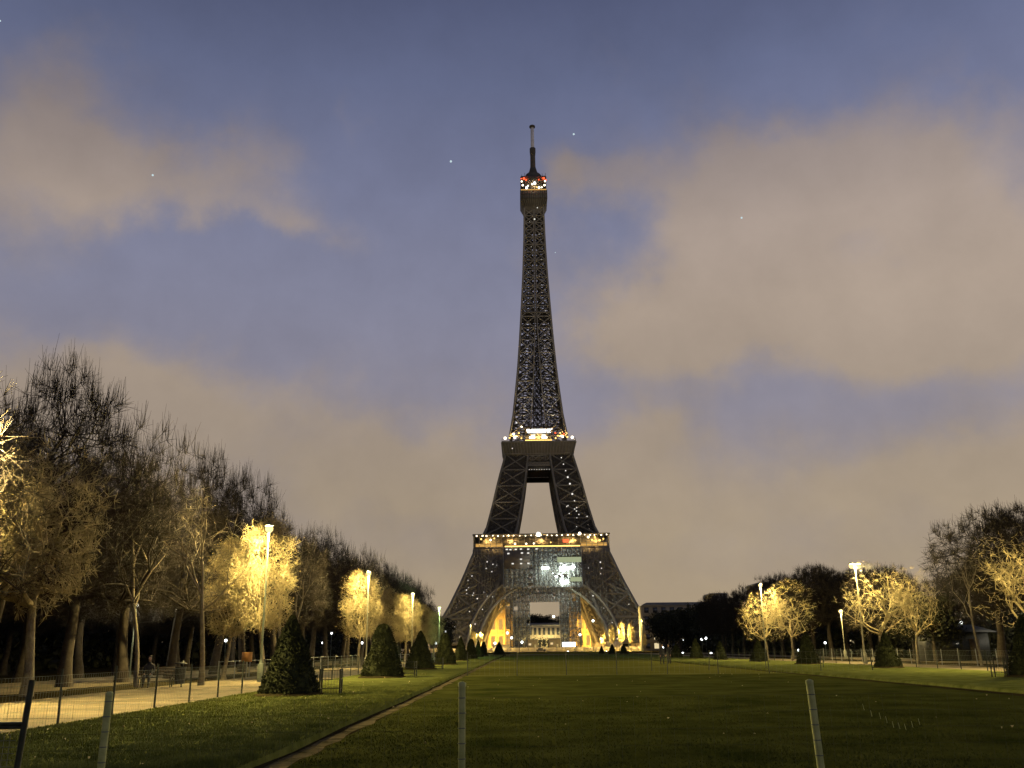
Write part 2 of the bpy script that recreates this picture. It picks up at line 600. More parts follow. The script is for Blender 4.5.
M['blade'] = mat('grass_blade', (.074, .09, .02), (.17, .18, .048), 1.1, .95, spec=0.0)
blades(110000, (-9.8, -3.86), (12, 40), .138, .042, 'grass', M['blade'], 'short green grass on the raised bank left of the lawn')
blades(16000, (-4.3, -3.76), (12, 50), .11, .06, 'grass', M['blade'], 'rough grass tufts along the cut edge of the bank')
M['blade_mid'] = mat('dark_grass_blade', (.03, .038, .007), (.066, .072, .016), .5, .95, spec=0.0)
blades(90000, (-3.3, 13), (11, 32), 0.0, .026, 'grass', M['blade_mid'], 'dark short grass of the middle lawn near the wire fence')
n = 420
P = np.zeros((n, 4, 3))
yy = 13 + 45 * rng.random(n) ** 1.5
xx = -19 + rng.random(n) * 34
zz = np.where((xx > -9.8) & (xx < -3.9), .18, np.where(xx < -9.8, .03, .05))
keep = (xx < -3.9) | (rng.random(n) < .35)
s = .012 + .022 * rng.random(n)
a = rng.random(n) * 6.28
for k in range(4):
    an = a + k * math.pi / 2
    P[:, k] = np.stack([xx + np.cos(an) * s, yy + np.sin(an) * s, zz + .02 * np.sin(an * 2 + xx)], 1)
M['fallen'] = mat('fallen_leaf', (.28, .2, .07), (.5, .42, .2), 1.0, .8)
tag(MB().quads(P[keep]).obj('fallen_leaves', M['fallen']), 'pale dry leaves scattered over the grass and gravel', 'leaves', kind='stuff')

# ------------------------------------------------------------------ the tower
TX, TY = 12.0, 530.0
OZ = [0, 20, 36, 50, 57, 61.8, 76, 91.4, 106.4, 124.7, 146, 159, 178, 200.8, 222, 244.6, 263, 272]
OW = [60, 48.3, 41, 35.6, 32.4, 29.8, 26.2, 22.8, 18.9, 14.9, 12.6, 11.3, 9.9, 8.5, 7.3, 6.4, 6.0, 5.8]
IZ = [0, 20, 36, 50, 61.8, 76, 91.4, 106, 118, 150, 190, 280]
IW = [36, 27.5, 22, 17.5, 13.4, 10.5, 7.9, 6.2, 4.8, 2.4, .6, .4]
ow = lambda z: float(np.interp(z, OZ, OW))
iw = lambda z: float(np.interp(z, IZ, IW))
tower = thing('iron_tower', 'tall brown lattice iron tower with gold lit platforms and a lit top', 'tower', (TX, TY, 0))


def lattice(levels, c1, c2, ncol, rb, rh, X=True, rv=0.0):
    sg = []
    for k, z in enumerate(levels):
        a, b = np.array(c1(z)), np.array(c2(z))
        sg.append([*a, *b, rh, rh])
        if k + 1 < len(levels):
            z2 = levels[k + 1]
            a2, b2 = np.array(c1(z2)), np.array(c2(z2))
            for j in range(ncol):
                t0, t1 = j / ncol, (j + 1) / ncol
                p00, p01 = a + (b - a) * t0, a + (b - a) * t1
                p10, p11 = a2 + (b2 - a2) * t0, a2 + (b2 - a2) * t1
                if X:
                    sg.append([*p00, *p11, rb, rb])
                    sg.append([*p01, *p10, rb, rb])
                if rv and j:
                    sg.append([*p00, *p10, rv, rv])
    return sg


def corner(sx, sy, a, b):
    return lambda z: (sx * (ow(z) if a else iw(z)), sy * (ow(z) if b else iw(z)), z)


def chord(c, levels, r):
    return [[*c(levels[i]), *c(levels[i + 1]), r, r] for i in range(len(levels) - 1)]


def leg_levels(z0, z1, cell):
    n = max(2, int(round((z1 - z0) / cell)))
    return [z0 + (z1 - z0) * i / n for i in range(n + 1)]


legs = []
for sx in (-1, 1):
    for sy in (-1, 1):
        co = [corner(sx, sy, 1, 1), corner(sx, sy, 0, 1), corner(sx, sy, 0, 0), corner(sx, sy, 1, 0)]
        # lower leg
        m = MB()
        big = leg_levels(4, 52, 12)
        for k in range(4):
            m.segs(chord(co[k], leg_levels(4, 52, 6), 1.15))
            m.segs(lattice(big, co[k], co[(k + 1) % 4], 1, .75, .7))
        lg = m.obj('lower_leg', M['iron'], tower)
        legs.append(lg)
        m = MB()
        fine = leg_levels(4, 52, 3.2)
        for k in range(4):
            m.segs(lattice(fine, co[k], co[(k + 1) % 4], 7, .34, .3, rv=.22))
        # inner diaphragms, stairs and lift rails
        mid = lambda z: (sx * (ow(z) + iw(z)) / 2, sy * (ow(z) + iw(z)) / 2, z)
        m.segs(lattice(fine, co[0], co[2], 6, .4, .3, rv=.3))
        m.segs(lattice(fine, co[1], co[3], 6, .4, .3, rv=.3))
        m.obj('bracing', M['iron'], lg)
        # masonry feet
        for a in (0, 1):
            for b in (0, 1):
                c = corner(sx, sy, a, b)(1.0)
                MB().box((c[0], c[1], 2.2), (3.4, 3.4, 2.2), taper=.82).obj('masonry_foot', M['masonry'], lg)
        # upper leg
        m = MB()
        for k in range(4):
            m.segs(chord(co[k], leg_levels(58, 107, 6), .8))
            m.segs(lattice(leg_levels(60, 107, 9.4), co[k], co[(k + 1) % 4], 1, .45, .5))
        lg2 = m.obj('upper_leg', M['iron'], tower)
        m = MB()
        fine = leg_levels(60, 107, 2.4)
        for k in range(4):
            m.segs(lattice(fine, co[k], co[(k + 1) % 4], 6, .27, .22, rv=.2))
        m.segs(lattice(fine, co[0], co[2], 5, .36, .28, rv=.32))
        m.segs(lattice(fine, co[1], co[3], 5, .36, .28, rv=.32))
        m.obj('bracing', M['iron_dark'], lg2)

# arches under the first platform, one per side
for side in range(4):
    ca, sa = math.cos(side * math.pi / 2), math.sin(side * math.pi / 2)

    def face(u, z, off=.6):
        y = -(ow(z) + off)
        return (u * ca - y * sa, u * sa + y * ca, z)
    sg, sf = [], []
    nA = 40
    pin, pout, pmid = [], [], []
    for i in range(nA + 1):
        t = math.pi * i / nA
        pin.append(face(32.6 * math.cos(t), 1.5 + 32.2 * math.sin(t)))
        pmid.append(face(34.6 * math.cos(t), 1.5 + 34.2 * math.sin(t)))
        pout.append(face(38.0 * math.cos(t), 1.5 + 37.6 * math.sin(t)))
    for i in range(nA):
        sg.append([*pin[i], *pin[i + 1], .75, .75])
        sg.append([*pout[i], *pout[i + 1], .75, .75])
        sf.append([*pmid[i], *pmid[i + 1], .3, .3])
        sf.append([*pin[i], *pout[i], .3, .3])
        sf.append([*pmid[i], *pout[i + 1], .28, .28])
        sf.append([*pmid[i + 1], *pout[i], .28, .28])
        sf.append([*pin[i], *pmid[i + 1], .22, .22])
    ar = MB().segs(sg).obj('arch', M['iron_light'], tower)
    # spandrel lattice between arch and platform
    for u in np.arange(-33, 33.1, 3.0):
        za = 1.5 + 37.6 * math.sqrt(max(0, 1 - (u / 38.0) ** 2))
        if za < 45.5:
            sf.append([*face(u, za), *face(u, 46), .3, .3])
            zt = 1.5 + 37.6 * math.sqrt(max(0, 1 - ((u + 3) / 38.0) ** 2))
            if u < 31:
                sf.append([*face(u, za), *face(u + 3, 46), .25, .25])
                sf.append([*face(u, 46), *face(u + 3, zt), .25, .25])
    MB().segs(sf).obj('lattice', M['iron'], ar)


def ring(m, half, w, z0, z1):
    zc, hz = (z0 + z1) / 2, (z1 - z0) / 2
    m.box((0, -half + w / 2, zc), (half, w / 2, hz))
    m.box((0, half - w / 2, zc), (half, w / 2, hz))
    m.box((-half + w / 2, 0, zc), (w / 2, half - w - .003, hz))
    m.box((half - w / 2, 0, zc), (w / 2, half - w - .003, hz))
    return m


# first platform
p1 = MB()
ring(p1, 36.2, 16, 52.3, 53.3)
ring(p1, 36.3, 2.0, 47.0, 52.295)
p1 = p1.obj('first_platform', M['iron'], tower)
m = MB()
for side in range(4):
    ca, sa = math.cos(side * math.pi / 2), math.sin(side * math.pi / 2)
    for u in np.arange(-34, 34.1, 2.0):
        y = -36.5
        m.segs([[u * ca - y * sa, u * sa + y * ca, 47.1, u * ca - y * sa, u * sa + y * ca, 52.2, .2, .2]])
    for z in (47.4, 50.0):
        y = -36.5
        m.segs([[-36 * ca - y * sa, -36 * sa + y * ca, z, 36 * ca - y * sa, 36 * sa + y * ca, z, .14, .14]])
m.obj('frieze', M['iron_light'], p1)
m = MB()
ring(m, 33.4, .6, 53.3, 59.4)
m.obj('gallery_wall', M['iron_dark'], p1)
m = ring(MB(), 36.6, 4.5, 59.6, 60.2)
m.obj('gallery_roof', M['iron'], p1)
m = MB()
for side in range(4):
    ca, sa = math.cos(side * math.pi / 2), math.sin(side * math.pi / 2)
    for u in np.arange(-36, 36.1, 3.0):
        y = -36.1
        m.segs([[u * ca - y * sa, u * sa + y * ca, 53.3, u * ca - y * sa, u * sa + y * ca, 59.6, .17, .17]])
    for z in (54.6, 58.9):
        m.segs([[-36 * ca + 36.1 * sa, -36 * sa - 36.1 * ca, z, 36 * ca + 36.1 * sa, 36 * sa - 36.1 * ca, z, .12, .12]])
m.obj('arcade', M['iron_light'], p1)
m = MB()
m.box((0.6, -36.3, 53.55), (20, .12, .3))
m.obj('light_strip', M['e_gold'], p1)
for x0, x1 in ((-35, -20.6), (21.2, 35)):
    m = MB()
    m.box(((x0 + x1) / 2, -33.9, 54.5), ((x1 - x0) / 2, .08, .8))
    m.obj('lit_window_band', M['e_gold_dim'], p1)
rr = random.Random(5)
for i in range(25):
    x = -34.5 + i * 69 / 24 + rr.uniform(-.4, .4)
    MB().ball((x, -36.45, 59.1 + rr.uniform(-.1, .2)), rr.uniform(.26, .42), 6).obj('gallery_lamp', M['e_warm'], p1)
for x, z, r, mt in ((-1.5, 59.7, 1.15, 'e_white'), (20.5, 59.9, .8, 'e_warm'), (25, 58, .6, 'e_warm'), (27, 56.5, .5, 'e_gold'), (-32, 57.5, .5, 'e_gold'),
                    (-27, 57, .5, 'e_warm'), (-25, 57.8, .45, 'e_gold'), (18, 56.3, .55, 'e_gold'), (28.5, 58, .5, 'e_gold'), (31, 56.2, .6, 'e_gold'),
                    (33, 57, .45, 'e_gold'), (-14, 54.8, .5, 'e_warm'), (-8, 54.8, .45, 'e_warm'), (-4, 54.9, .4, 'e_warm'), (5, 55.4, .4, 'e_gold')):
    MB().ball((x, -36.6, z), r, 7).obj('flood_lamp', M[mt], p1)
MB().box((13, -36.5, 56.2), (1.5, .1, .8)).obj('red_panel', M['e_red'], p1)
for x in (-30, -17, 0, 17, 30):
    point('gallery_light', (x, -35, 56.5), 3500, (1, .6, .2), .3, p1)

# girders between the legs below the second platform
girder = MB().box((0, 0, 100.6), (9.5, 18.5, .3)).box((0, 0, 101.3), (18.5, 9.5, .3)).obj('girder_floor', M['iron_dark'], tower)
for side in range(4):
    ca, sa = math.cos(side * math.pi / 2), math.sin(side * math.pi / 2)
    m = MB()
    for z0, z1, n in ((100.2, 102.6, 6), (102.6, 106.2, 4)):
        c1 = lambda z: ((-7.2) * ca + ow(z) * sa, (-7.2) * sa - ow(z) * ca, z)
        c2 = lambda z: ((7.2) * ca + ow(z) * sa, (7.2) * sa - ow(z) * ca, z)
        m.segs(lattice([z0, z1], c1, c2, n, .28, .38, rv=.28))
    gd = m.obj('girder', M['iron_light'], girder)
    y = -(ow(99) - 1.2)
    MB().box((0 * ca - y * sa, y * ca, 98.8), ((7.0 if side % 2 == 0 else .8), (.8 if side % 2 == 0 else 7.0), 1.5)).obj('girder_beam', M['iron_dark'], girder)
for i in range(9):
    MB().ball((-5.6 + i * 1.4, -(ow(97.4) + .3), 97.6), .2, 6).obj('girder_lamp', M['e_spark'], girder)

# second platform
m = MB()
m.lathe((0, 0, 0), [(r * math.sqrt(2), z) for r, z in ((14, 106.3), (19.3, 106.4), (19.6, 108.4), (20.3, 110.8), (21.0, 113.4), (21.0, 114.2), (12, 114.25))], 4)
V = np.concatenate(m.v)
c, s_ = math.cos(math.pi / 4), math.sin(math.pi / 4)
m.v = [np.stack([V[:, 0] * c - V[:, 1] * s_, V[:, 0] * s_ + V[:, 1] * c, V[:, 2]], 1)]
p2 = m.obj('second_platform', M['iron'], tower)
m = MB()
for u in np.arange(-1, 1.01, 1 / 12):
    for sy in (-1, 1):
        m.segs([[u * 19.4, sy * 19.6, 106.6, u * 19.8, sy * 20.1, 109.2, .16, .16], [u * 19.8, sy * 20.1, 109.2, u * 20.9, sy * 21.15, 113.2, .16, .16]])
        m.segs([[sy * 19.6, u * 19.4, 106.6, sy * 20.1, u * 19.8, 109.2, .16, .16], [sy * 20.1, u * 19.8, 109.2, sy * 21.15, u * 20.9, 113.2, .16, .16]])
for sy in (-1, 1):
    m.segs([[-21, sy * 21.2, 113.5, 21, sy * 21.2, 113.5, .22, .22], [sy * 21.2, -21, 113.5, sy * 21.2, 21, 113.5, .22, .22], [-19.6, sy * 19.7, 107.2, 19.6, sy * 19.7, 107.2, .2, .2]])
m.obj('console_ribs', M['iron_light'], p2)
m = MB()
for side in range(4):
    ca, sa = math.cos(side * math.pi / 2), math.sin(side * math.pi / 2)
    for z in (114.9, 115.6):
        m.segs([[-20.8 * ca + 20.8 * sa, -20.8 * sa - 20.8 * ca, z, 20.8 * ca + 20.8 * sa, 20.8 * sa - 20.8 * ca, z, .09, .09]])
    for u in np.arange(-20.8, 20.9, 1.6):
        m.segs([[u * ca + 20.8 * sa, u * sa - 20.8 * ca, 114.2, u * ca + 20.8 * sa, u * sa - 20.8 * ca, 115.6, .06, .06]])
m.obj('railing', M['iron_light'], p2)
pv = MB().box((0, -12.6, 118.3), (7.4, 3.2, 4.0)).obj('pavilion', M['iron'], p2)
MB().box((0, -12.6, 122.7), (7.9, 3.7, .35)).obj('roof', M['iron_dark'], pv)
MB().box((0.2, -15.9, 121.0), (6.8, .08, 1.05)).obj('window', M['e_white'], pv)
MB().box((-3.6, -15.9, 117.6), (1.7, .08, 1.1)).obj('window', M['e_warm'], pv)
MB().box((3.4, -15.9, 117.6), (1.6, .08, 1.1)).obj('window', M['e_warm'], pv)
MB().box((0, -15.95, 115.3), (7.6, .1, .7)).obj('light_strip', M['e_gold'], pv)
for i, (x, z, r, mt) in enumerate(((-19, 115.9, .8, 'e_warm'), (-16.5, 116, .5, 'e_gold'), (-13.5, 116.2, .7, 'e_warm'), (-14.3, 119.2, .65, 'e_warm'), (-11.2, 118.8, .5, 'e_gold'),
                                   (-16, 117.6, .4, 'e_gold'), (-9.6, 123.4, .5, 'e_warm'), (-12.4, 125.8, .45, 'e_spark'), (19, 116, .8, 'e_warm'), (16.2, 116.2, .55, 'e_gold'), (13.6, 116.4, .6, 'e_warm'),
                                   (11, 117, .5, 'e_gold'), (9.5, 118.6, .5, 'e_red'), (12.5, 119.5, .5, 'e_gold'), (14.5, 119, .5, 'e_red'), (16, 118.4, .4, 'e_gold'),
                                   (9.6, 115.6, .5, 'e_gold'), (-9.8, 115.8, .5, 'e_gold'), (7.6, 122, .35, 'e_warm'), (-15, 110, .3, 'e_spark'))):
    MB().ball((x, -20.6 if z < 119 else -16.5, z), r, 7).obj('flood_lamp', M[mt], p2)
for x in (-13, 0, 13):
    point('deck_light', (x, -17.5, 117.5), 2600, (1, .62, .22), .4, p2)

# upper column: corner chords, big crosses, twin lift shaft
m = MB()
lv = [118]
while lv[-1] < 268:
    lv.append(lv[-1] + max(3.31, ow(lv[-1]) * .78))
lv[-1] = 270
for sx in (-1, 1):
    for sy in (-1, 1):
        for a, b, r in ((1, 1, .8), (0, 1, .45), (1, 0, .45)):
            m.segs(chord(corner(sx, sy, a, b), lv, r))
for sx, sy, kx in ((1, 1, 0), (-1, 1, 0), (-1, -1, 0), (1, -1, 0)):
    m.segs(lattice(lv, corner(sx, sy, 1, 1), corner(sx, sy, 0, 1), 1, .4, .45))
    m.segs(lattice(lv, corner(sx, sy, 1, 1), corner(sx, sy, 1, 0), 1, .4, .45))
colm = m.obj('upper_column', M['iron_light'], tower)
m = MB()
lf = [118 + (270 - 118) * i / 44 for i in range(45)]
for sx, sy in ((1, 1), (-1, 1), (-1, -1), (1, -1)):
    q = lambda s: (lambda z: (sx * s * 2.3, sy * 2.3, z)) if s > 0 else (lambda z: (-sx * 2.3, sy * 2.3, z))
    m.segs(lattice(lf, q(1), q(-1), 2, .17, .15))
    m.segs(chord(q(1), [118, 270], .35))
    # the leg bands keep a finer inner lacing
    inner = lambda z: (sx * (ow(z) - .35), sy * (iw(z) + .2), z)
    m.segs(lattice(lf, lambda z: (sx * ow(z) * .97, sy * ow(z) * .97, z), lambda z: (sx * iw(z), sy * ow(z) * .97, z), 1, .2, .2))
    m.segs(lattice(lf, lambda z: (sx * ow(z) * .97, sy * ow(z) * .97, z), lambda z: (sx * iw(z), sy * iw(z), z), 1, .22, .18))
lz = [z for z in lv if z < 192]
for sx, sy in ((1, 1), (-1, -1)):
    m.segs(lattice(lz, lambda z: (-iw(z), sy * ow(z) * .98, z), lambda z: (iw(z), sy * ow(z) * .98, z), 1, .3, .35))
    m.segs(lattice(lz, lambda z: (sx * ow(z) * .98, -iw(z), z), lambda z: (sx * ow(z) * .98, iw(z), z), 1, .3, .35))
m.segs(lattice(lf[:18], lambda z: (-iw(z), -iw(z), z), lambda z: (iw(z), iw(z), z), 2, .22, .2, rv=.25))
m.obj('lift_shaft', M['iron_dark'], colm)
m = MB()
for z in (196,):
    m.box((0, 0, z), (ow(z) + .4, ow(z) + .4, .5))
m.obj('intermediate_floor', M['iron'], colm)

# third platform, cage, dome, mast


def sq(m, prof):
    mm = MB().lathe((0, 0, 0), [(r * math.sqrt(2), z) for r, z in prof], 4)
    V = np.concatenate(mm.v)
    m.add(np.stack([V[:, 0] * c - V[:, 1] * s_, V[:, 0] * s_ + V[:, 1] * c, V[:, 2]], 1), np.concatenate(mm.f))
    return m


p3 = sq(MB(), ((5.9, 263), (6.6, 267.5), (8.3, 271.6), (8.5, 272.2), (8.5, 278.0), (7.6, 278.3), (1, 278.4))).obj('third_platform', M['iron'], tower)
m = MB()
for side in range(4):
    ca, sa = math.cos(side * math.pi / 2), math.sin(side * math.pi / 2)
    for u in np.arange(-7.9, 8, 1.58):
        y = -7.9
        m.segs([[u * ca - y * sa, u * sa + y * ca, 278.2, u * ca - y * sa, u * sa + y * ca, 284.6, .13, .13]])
    for z in (281.4, 284.6):
        m.segs([[-7.9 * ca + 7.9 * sa, -7.9 * sa - 7.9 * ca, z, 7.9 * ca + 7.9 * sa, 7.9 * sa - 7.9 * ca, z, .14, .14]])
m.obj('cage', M['iron_light'], p3)
m = MB()
for u in np.arange(-8.4, 8.5, 1.4):
    t_ = u / 8.4
    m.segs([[t_ * 6.7, -6.75, 267.6, t_ * 8.4, -8.5, 271.8, .17, .17], [t_ * 8.4, -8.6, 271.9, t_ * 8.4, -8.6, 277.7, .15, .15]])
for z in (272.2, 275.0):
    m.segs([[-8.5, -8.6, z, 8.5, -8.6, z, .15, .15]])
m.obj('bracket_ribs', M['iron_dark'], p3)
sq(MB(), ((5.6, 278.4), (5.6, 285), (7.9, 285.2), (8.2, 287.2), (7.5, 288.2), (5.2, 289.2), (4.4, 291.2), (2.6, 293.6), (1.7, 297.5), (.3, 297.6))).obj('dome', M['iron_dark'], p3)
m = MB()
for x, z in ((-7.4, 289.5), (7.6, 290.3), (-5.4, 290.6), (5.6, 290)):
    m.segs([[x, -7, 286, x, -7, z, .22, .16]])
m.obj('aerial', M['iron_dark'], p3)
MB().lathe((0, 0, 0), [(1.7, 297.5), (1.6, 306), (1.9, 309.5), (1.9, 312), (1.1, 312.4)], 10).obj('mast', M['iron_dark'], p3)
MB().lathe((0, 0, 0), [(1.15, 312.3), (1.1, 327), (.1, 327.1)], 10).obj('antenna', M['white_mast'], p3)
MB().lathe((0, 0, 0), [(.3, 327.0), (1.9, 327.3), (1.9, 328.4), (.2, 328.6)], 8).obj('antenna_cap', M['iron_dark'], p3)
for x, z, r, mt in ((-7.4, 284.0, .62, 'e_warm'), (-6.8, 281.4, .7, 'e_warm'), (7.3, 284, .65, 'e_warm'), (6.9, 281.2, .7, 'e_warm'), (0.7, 282.8, .95, 'e_white'), (-.8, 282.0, .6, 'e_warm'),
                    (-3.4, 281, .5, 'e_warm'), (-4.4, 279.6, .9, 'e_white'), (3.4, 279.6, .85, 'e_warm'), (5.1, 279.8, .55, 'e_warm'), (2, 280, .5, 'e_gold'), (-6, 286, .95, 'e_red'), (-4.6, 285.0, .7, 'e_red'),
                    (6.5, 286, .95, 'e_red'), (7.8, 284.8, .6, 'e_red'), (3.4, 285, .5, 'e_red'), (-7.7, 286, .5, 'e_red')):
    MB().ball((x, -8.2, z), r * .85, 7).obj('beacon', M[mt], p3)
m = MB()
m.box((0, -8.62, 278.0), (8.0, .1, .28))
m.obj('light_strip', M['e_gold_dim'], p3)
point('cage_light', (0, -7.2, 281.5), 900, (1, .7, .4), .3, p3)
point('beacon_light', (-6, -9.2, 286), 300, (1, .1, .03), .2, p3)
point('beacon_light', (6, -9.2, 286), 300, (1, .1, .03), .2, p3)
# bulbs all over the iron (those that caught the light)
rr = random.Random(9)
bulbs = []
for (x, z) in ((.3, 258.6), (-4.6, 268), (-4.6, 271.5), (2.2, 266.5)):
    bulbs.append((x, -ow(z) - .6, z, .5 if z < 262 else .32))
for k in range(9):   # the lit staircase on the right upper leg
    z = 104.5 - k * 3.9 - (k > 4) * 2
    x = 12.6 + k * 1.05
    bulbs.append((x, -ow(z) - .4, z, .34 + .2 * (2 < k < 6)))
for k in range(8):
    z = rr.uniform(62, 78)
    bulbs.append((rr.uniform(iw(z) + 4, ow(z) - 1.5), -ow(z) - .4, z, rr.uniform(.22, .38)))
for k in range(24):
    z = rr.uniform(7, 46)
    sx = rr.choice((-1, 1))
    t = rr.random() ** .7
    x = sx * (iw(z) + 2 + (ow(z) - iw(z) - 3) * t)
    bulbs.append((x, -ow(z) - .5, z, rr.uniform(.2, .42)))
for k in range(14):
    t = math.pi * (k + .5) / 14
    z = 1.5 + 36 * math.sin(t)
    bulbs.append((36.4 * math.cos(t), -ow(z) - 1.3, z, rr.uniform(.18, .4)))
for k in range(16):
    z = 128 + k * 8.6
    sx = -1 if k % 2 else 1
    bulbs.append((sx * ow(z) * rr.uniform(.3, .7), -ow(z) - .3, z, rr.uniform(.14, .22)))
for (x, y, z, r) in bulbs[:90]:
    MB().ball((x, y, z), r, 6).obj('sparkle_bulb', M['e_spark'], colm if z > 118 else tower)
# warm flood lights standing at the feet
for x, y, tx, ty, tz, p in ((-20, -5, -42, 40, 16, 90000), (20, -5, 42, 40, 16, 90000), (-15, 30, -40, 50, 10, 50000), (15, 30, 40, 50, 10, 50000),
                            (-22, -52, -34, -30, 22, 14000), (22, -52, 34, -30, 22, 14000)):
    spot('foot_flood', (x, y, 1.5), (tx, ty, tz), p, (1, .6, .15), 80, .6, tower)
for x, z in ((-14, 62), (14, 62)):
    spot('deck_flood', (x * 2.1, -38, z), (x * .8, -20, 105), 9000, (1, .8, .5), 40, .4, tower)
for x in (-9, 9):
    spot('column_flood', (x, -19, 118), (0, -8, 200), 16000, (1, .9, .72), 34, .4, tower)

# ------------------------------------------------------------------ works below the first platform
FY = TY - 46.0


def scaffold(name, label, x0, x1, y0, y1, z0, z1, bay=2.5, lift=2.2, net=(0, 1)):
    t = thing(name, label, 'scaffold', ((x0 + x1) / 2, (y0 + y1) / 2, 0))
    hx, hy = (x1 - x0) / 2, (y1 - y0) / 2
    sg = []
    xs = np.linspace(-hx, hx, max(2, int(round((x1 - x0) / bay)) + 1))
    zs = np.linspace(z0, z1, max(2, int(round((z1 - z0) / lift)) + 1))
    for y in (-hy, hy):
        for x in xs:
            sg.append([x, y, z0, x, y, z1, .11, .11])
        for z in zs:
            sg.append([-hx, y, z, hx, y, z, .1, .1])
        for i in range(len(xs) - 1):
            for k in range(len(zs) - 1):
                if (i + k) % 3 == 0:
                    sg.append([xs[i], y, zs[k], xs[i + 1], y, zs[k + 1], .09, .09])
    for x in xs:
        for z in zs:
            sg.append([x, -hy, z, x, hy, z, .1, .1])
    MB().segs(sg).obj('frame', M['scaffold'], t)
    m = MB()
    for z in zs[1:-1:2]:
        m.box((0, 0, z), (hx, hy * .9, .08))
    m.obj('planks', M['plank'], t)
    m = MB()
    n = len(xs) - 1
    for i in range(n):
        xa, xb = xs[i] + .1, xs[i + 1] - .1
        for k in range(len(zs) - 1):
            if rr.random() < .93:
                m.box(((xa + xb) / 2, -hy - .25 - rr.random() * .1, (zs[k] + zs[k + 1]) / 2), ((xb - xa) / 2, .02, (zs[k + 1] - zs[k]) / 2 - .02))
    m.obj('netting', M['net'], t)
    return t


xs0 = lambda px: (px - 519) / 920 * 497
susp = scaffold('suspended_scaffold', 'wide netted work scaffold hanging under the first platform with two floodlights', xs0(504), xs0(579), FY - 2, FY + 4, 31.5, 51.8)
lo = scaffold('scaffold_beam', 'netted scaffold bridge over the opening between the two scaffold towers', xs0(529.2), xs0(556.8), FY + 3, FY + 8, 24.5, 31.3, 1.6)
scaffold('scaffold_tower', 'netted scaffold tower standing left of the opening under the arch', xs0(506), xs0(528.8), FY + 2, FY + 9, 0, 31.2, 2.0)
scaffold('scaffold_tower', 'netted scaffold tower standing right of the opening, below the floodlights', xs0(557.2), xs0(577), FY + 2, FY + 9, 0, 31.2, 2.0)
cx = (xs0(504) + xs0(579)) / 2
fx = lambda px: xs0(px) - cx
# the darker hung sheets, lit rooms and the floodlights of the hanging scaffold
MB().box((fx(517.5), -3.6, 45.5), (6.8, .06, 4.6)).obj('dark_sheet', M['facade_dark'], susp)
MB().box((fx(567), -3.7, 45.2), (6.2, .05, 1.3)).obj('lit_panel', M['e_green_win'], susp)
MB().box((fx(573), -3.7, 35.2), (2.9, .05, 1.1)).obj('lit_panel', M['e_green_win'], susp)
for px, z in ((507.5, 50.7), (511, 50.6), (516, 50.7), (521, 50.8), (528, 50.7), (536, 50.8), (509, 48.6), (522, 48.8), (528, 48.7), (521, 45.6), (513, 43.4), (521, 43.4), (528, 43.5)):
    MB().box((fx(px), -3.8, z), (.55, .06, .32)).obj('window_light', M['e_spark'], susp)
rf = random.Random(12)
for px, z, w, h, n_ in ((563, 40.6, 3.6, 1.2, 11), (561, 33.8, 2.2, 1.0, 7), (544, 41, 1.6, .5, 4), (556, 37, 4.5, 2.6, 7)):
    for q in range(n_):
        big_ = 1.0 if n_ != 7 or z < 35 else .4
        MB().ball((fx(px) + rf.gauss(0, w * .45), -4.2, z + rf.gauss(0, h * .45)), rf.uniform(.35, 1.0) * big_, 7).obj('floodlight', M['e_flood'], susp)
point('floodlight_glow', (fx(562), -6.5, 40), 5000, (.85, 1, .95), .5, susp)
point('floodlight_glow', (fx(561), -6.5, 33.6), 4000, (.85, 1, .95), .5, susp)
point('floodlight_glow', (fx(543), -6.5, 38), 1200, (.85, 1, .95), .5, susp)
spot('work_light', (fx(542), -40, 3), (fx(542), 0, 36), 5000, (.9, .97, 1), 60, .6, susp)

# low security wall, work cabins, sign, car in front of the tower
w = thing('security_wall', 'low pale security wall running across in front of the tower feet', 'wall', (TX, 420, 0))
m = MB()
for i in range(34):
    m.box((-66 + i * 4, 0, .85), (1.92, .08, .85))
m.obj('panel', M['masonry'], w)
m = MB()
for i in range(35):
    m.box((-68 + i * 4, -.02, 1.0), (.07, .12, 1.0))
m.obj('panel_frame', M['steel'], w)
cab = [(-9, 455, 8, 3, 'white', 'long pale work cabin under the left scaffold tower'), (6, 458, 5, 5.4, 'grey', 'dark boxy work cabin in the opening under the arch'),
       (16.5, 456, 5.5, 5.8, 'grey2', 'dark stacked work cabin beside the right scaffold tower')]
for x, y, w_, h, k, lab in cab:
    t = thing('work_cabin', lab, 'cabin', (x, y, 0), 0, 'work cabins at the tower foot')
    MB().box((0, 0, h / 2), (w_ / 2, 1.5, h / 2)).obj('wall', M['masonry' if k == 'white' else 'facade_dark'], t)
    MB().box((0, 0, h + .1), (w_ / 2 + .2, 1.7, .12)).obj('roof', M['roof'], t)
    MB().box((-w_ / 4, -1.55, h * .6), (.6, .04, .45)).obj('window', M['e_win'], t)
    MB().box((w_ / 4, -1.55, h * .4), (.45, .04, .9)).obj('door', M['steel'], t)
t = thing('lit_board', 'bright white lit board at the right scaffold tower base', 'board', (xs0(568) * .93 - 1.2, 458, 0))
MB().box((0, 0, 3.0), (3.1, .12, 1.0)).obj('panel', M['e_white'], t)
m = MB()
for x in (-3, 3):
    m.bar((x, 0, 0), (x, 0, 1.7), .08)
m.obj('frame', M['steel'], t)
t = thing('parked_car', 'dark car parked in the opening below the tower arch', 'car', (9, 412, 0))
m = MB()
m.box((0, 0, .65), (2.1, .88, .32), taper=.97).box((-.15, 0, 1.22), (1.25, .8, .27), taper=.78)
m.obj('body', M['car'], t)
MB().box((-.15, -.8, 1.2), (.95, .03, .17)).obj('window', M['glass'], t)
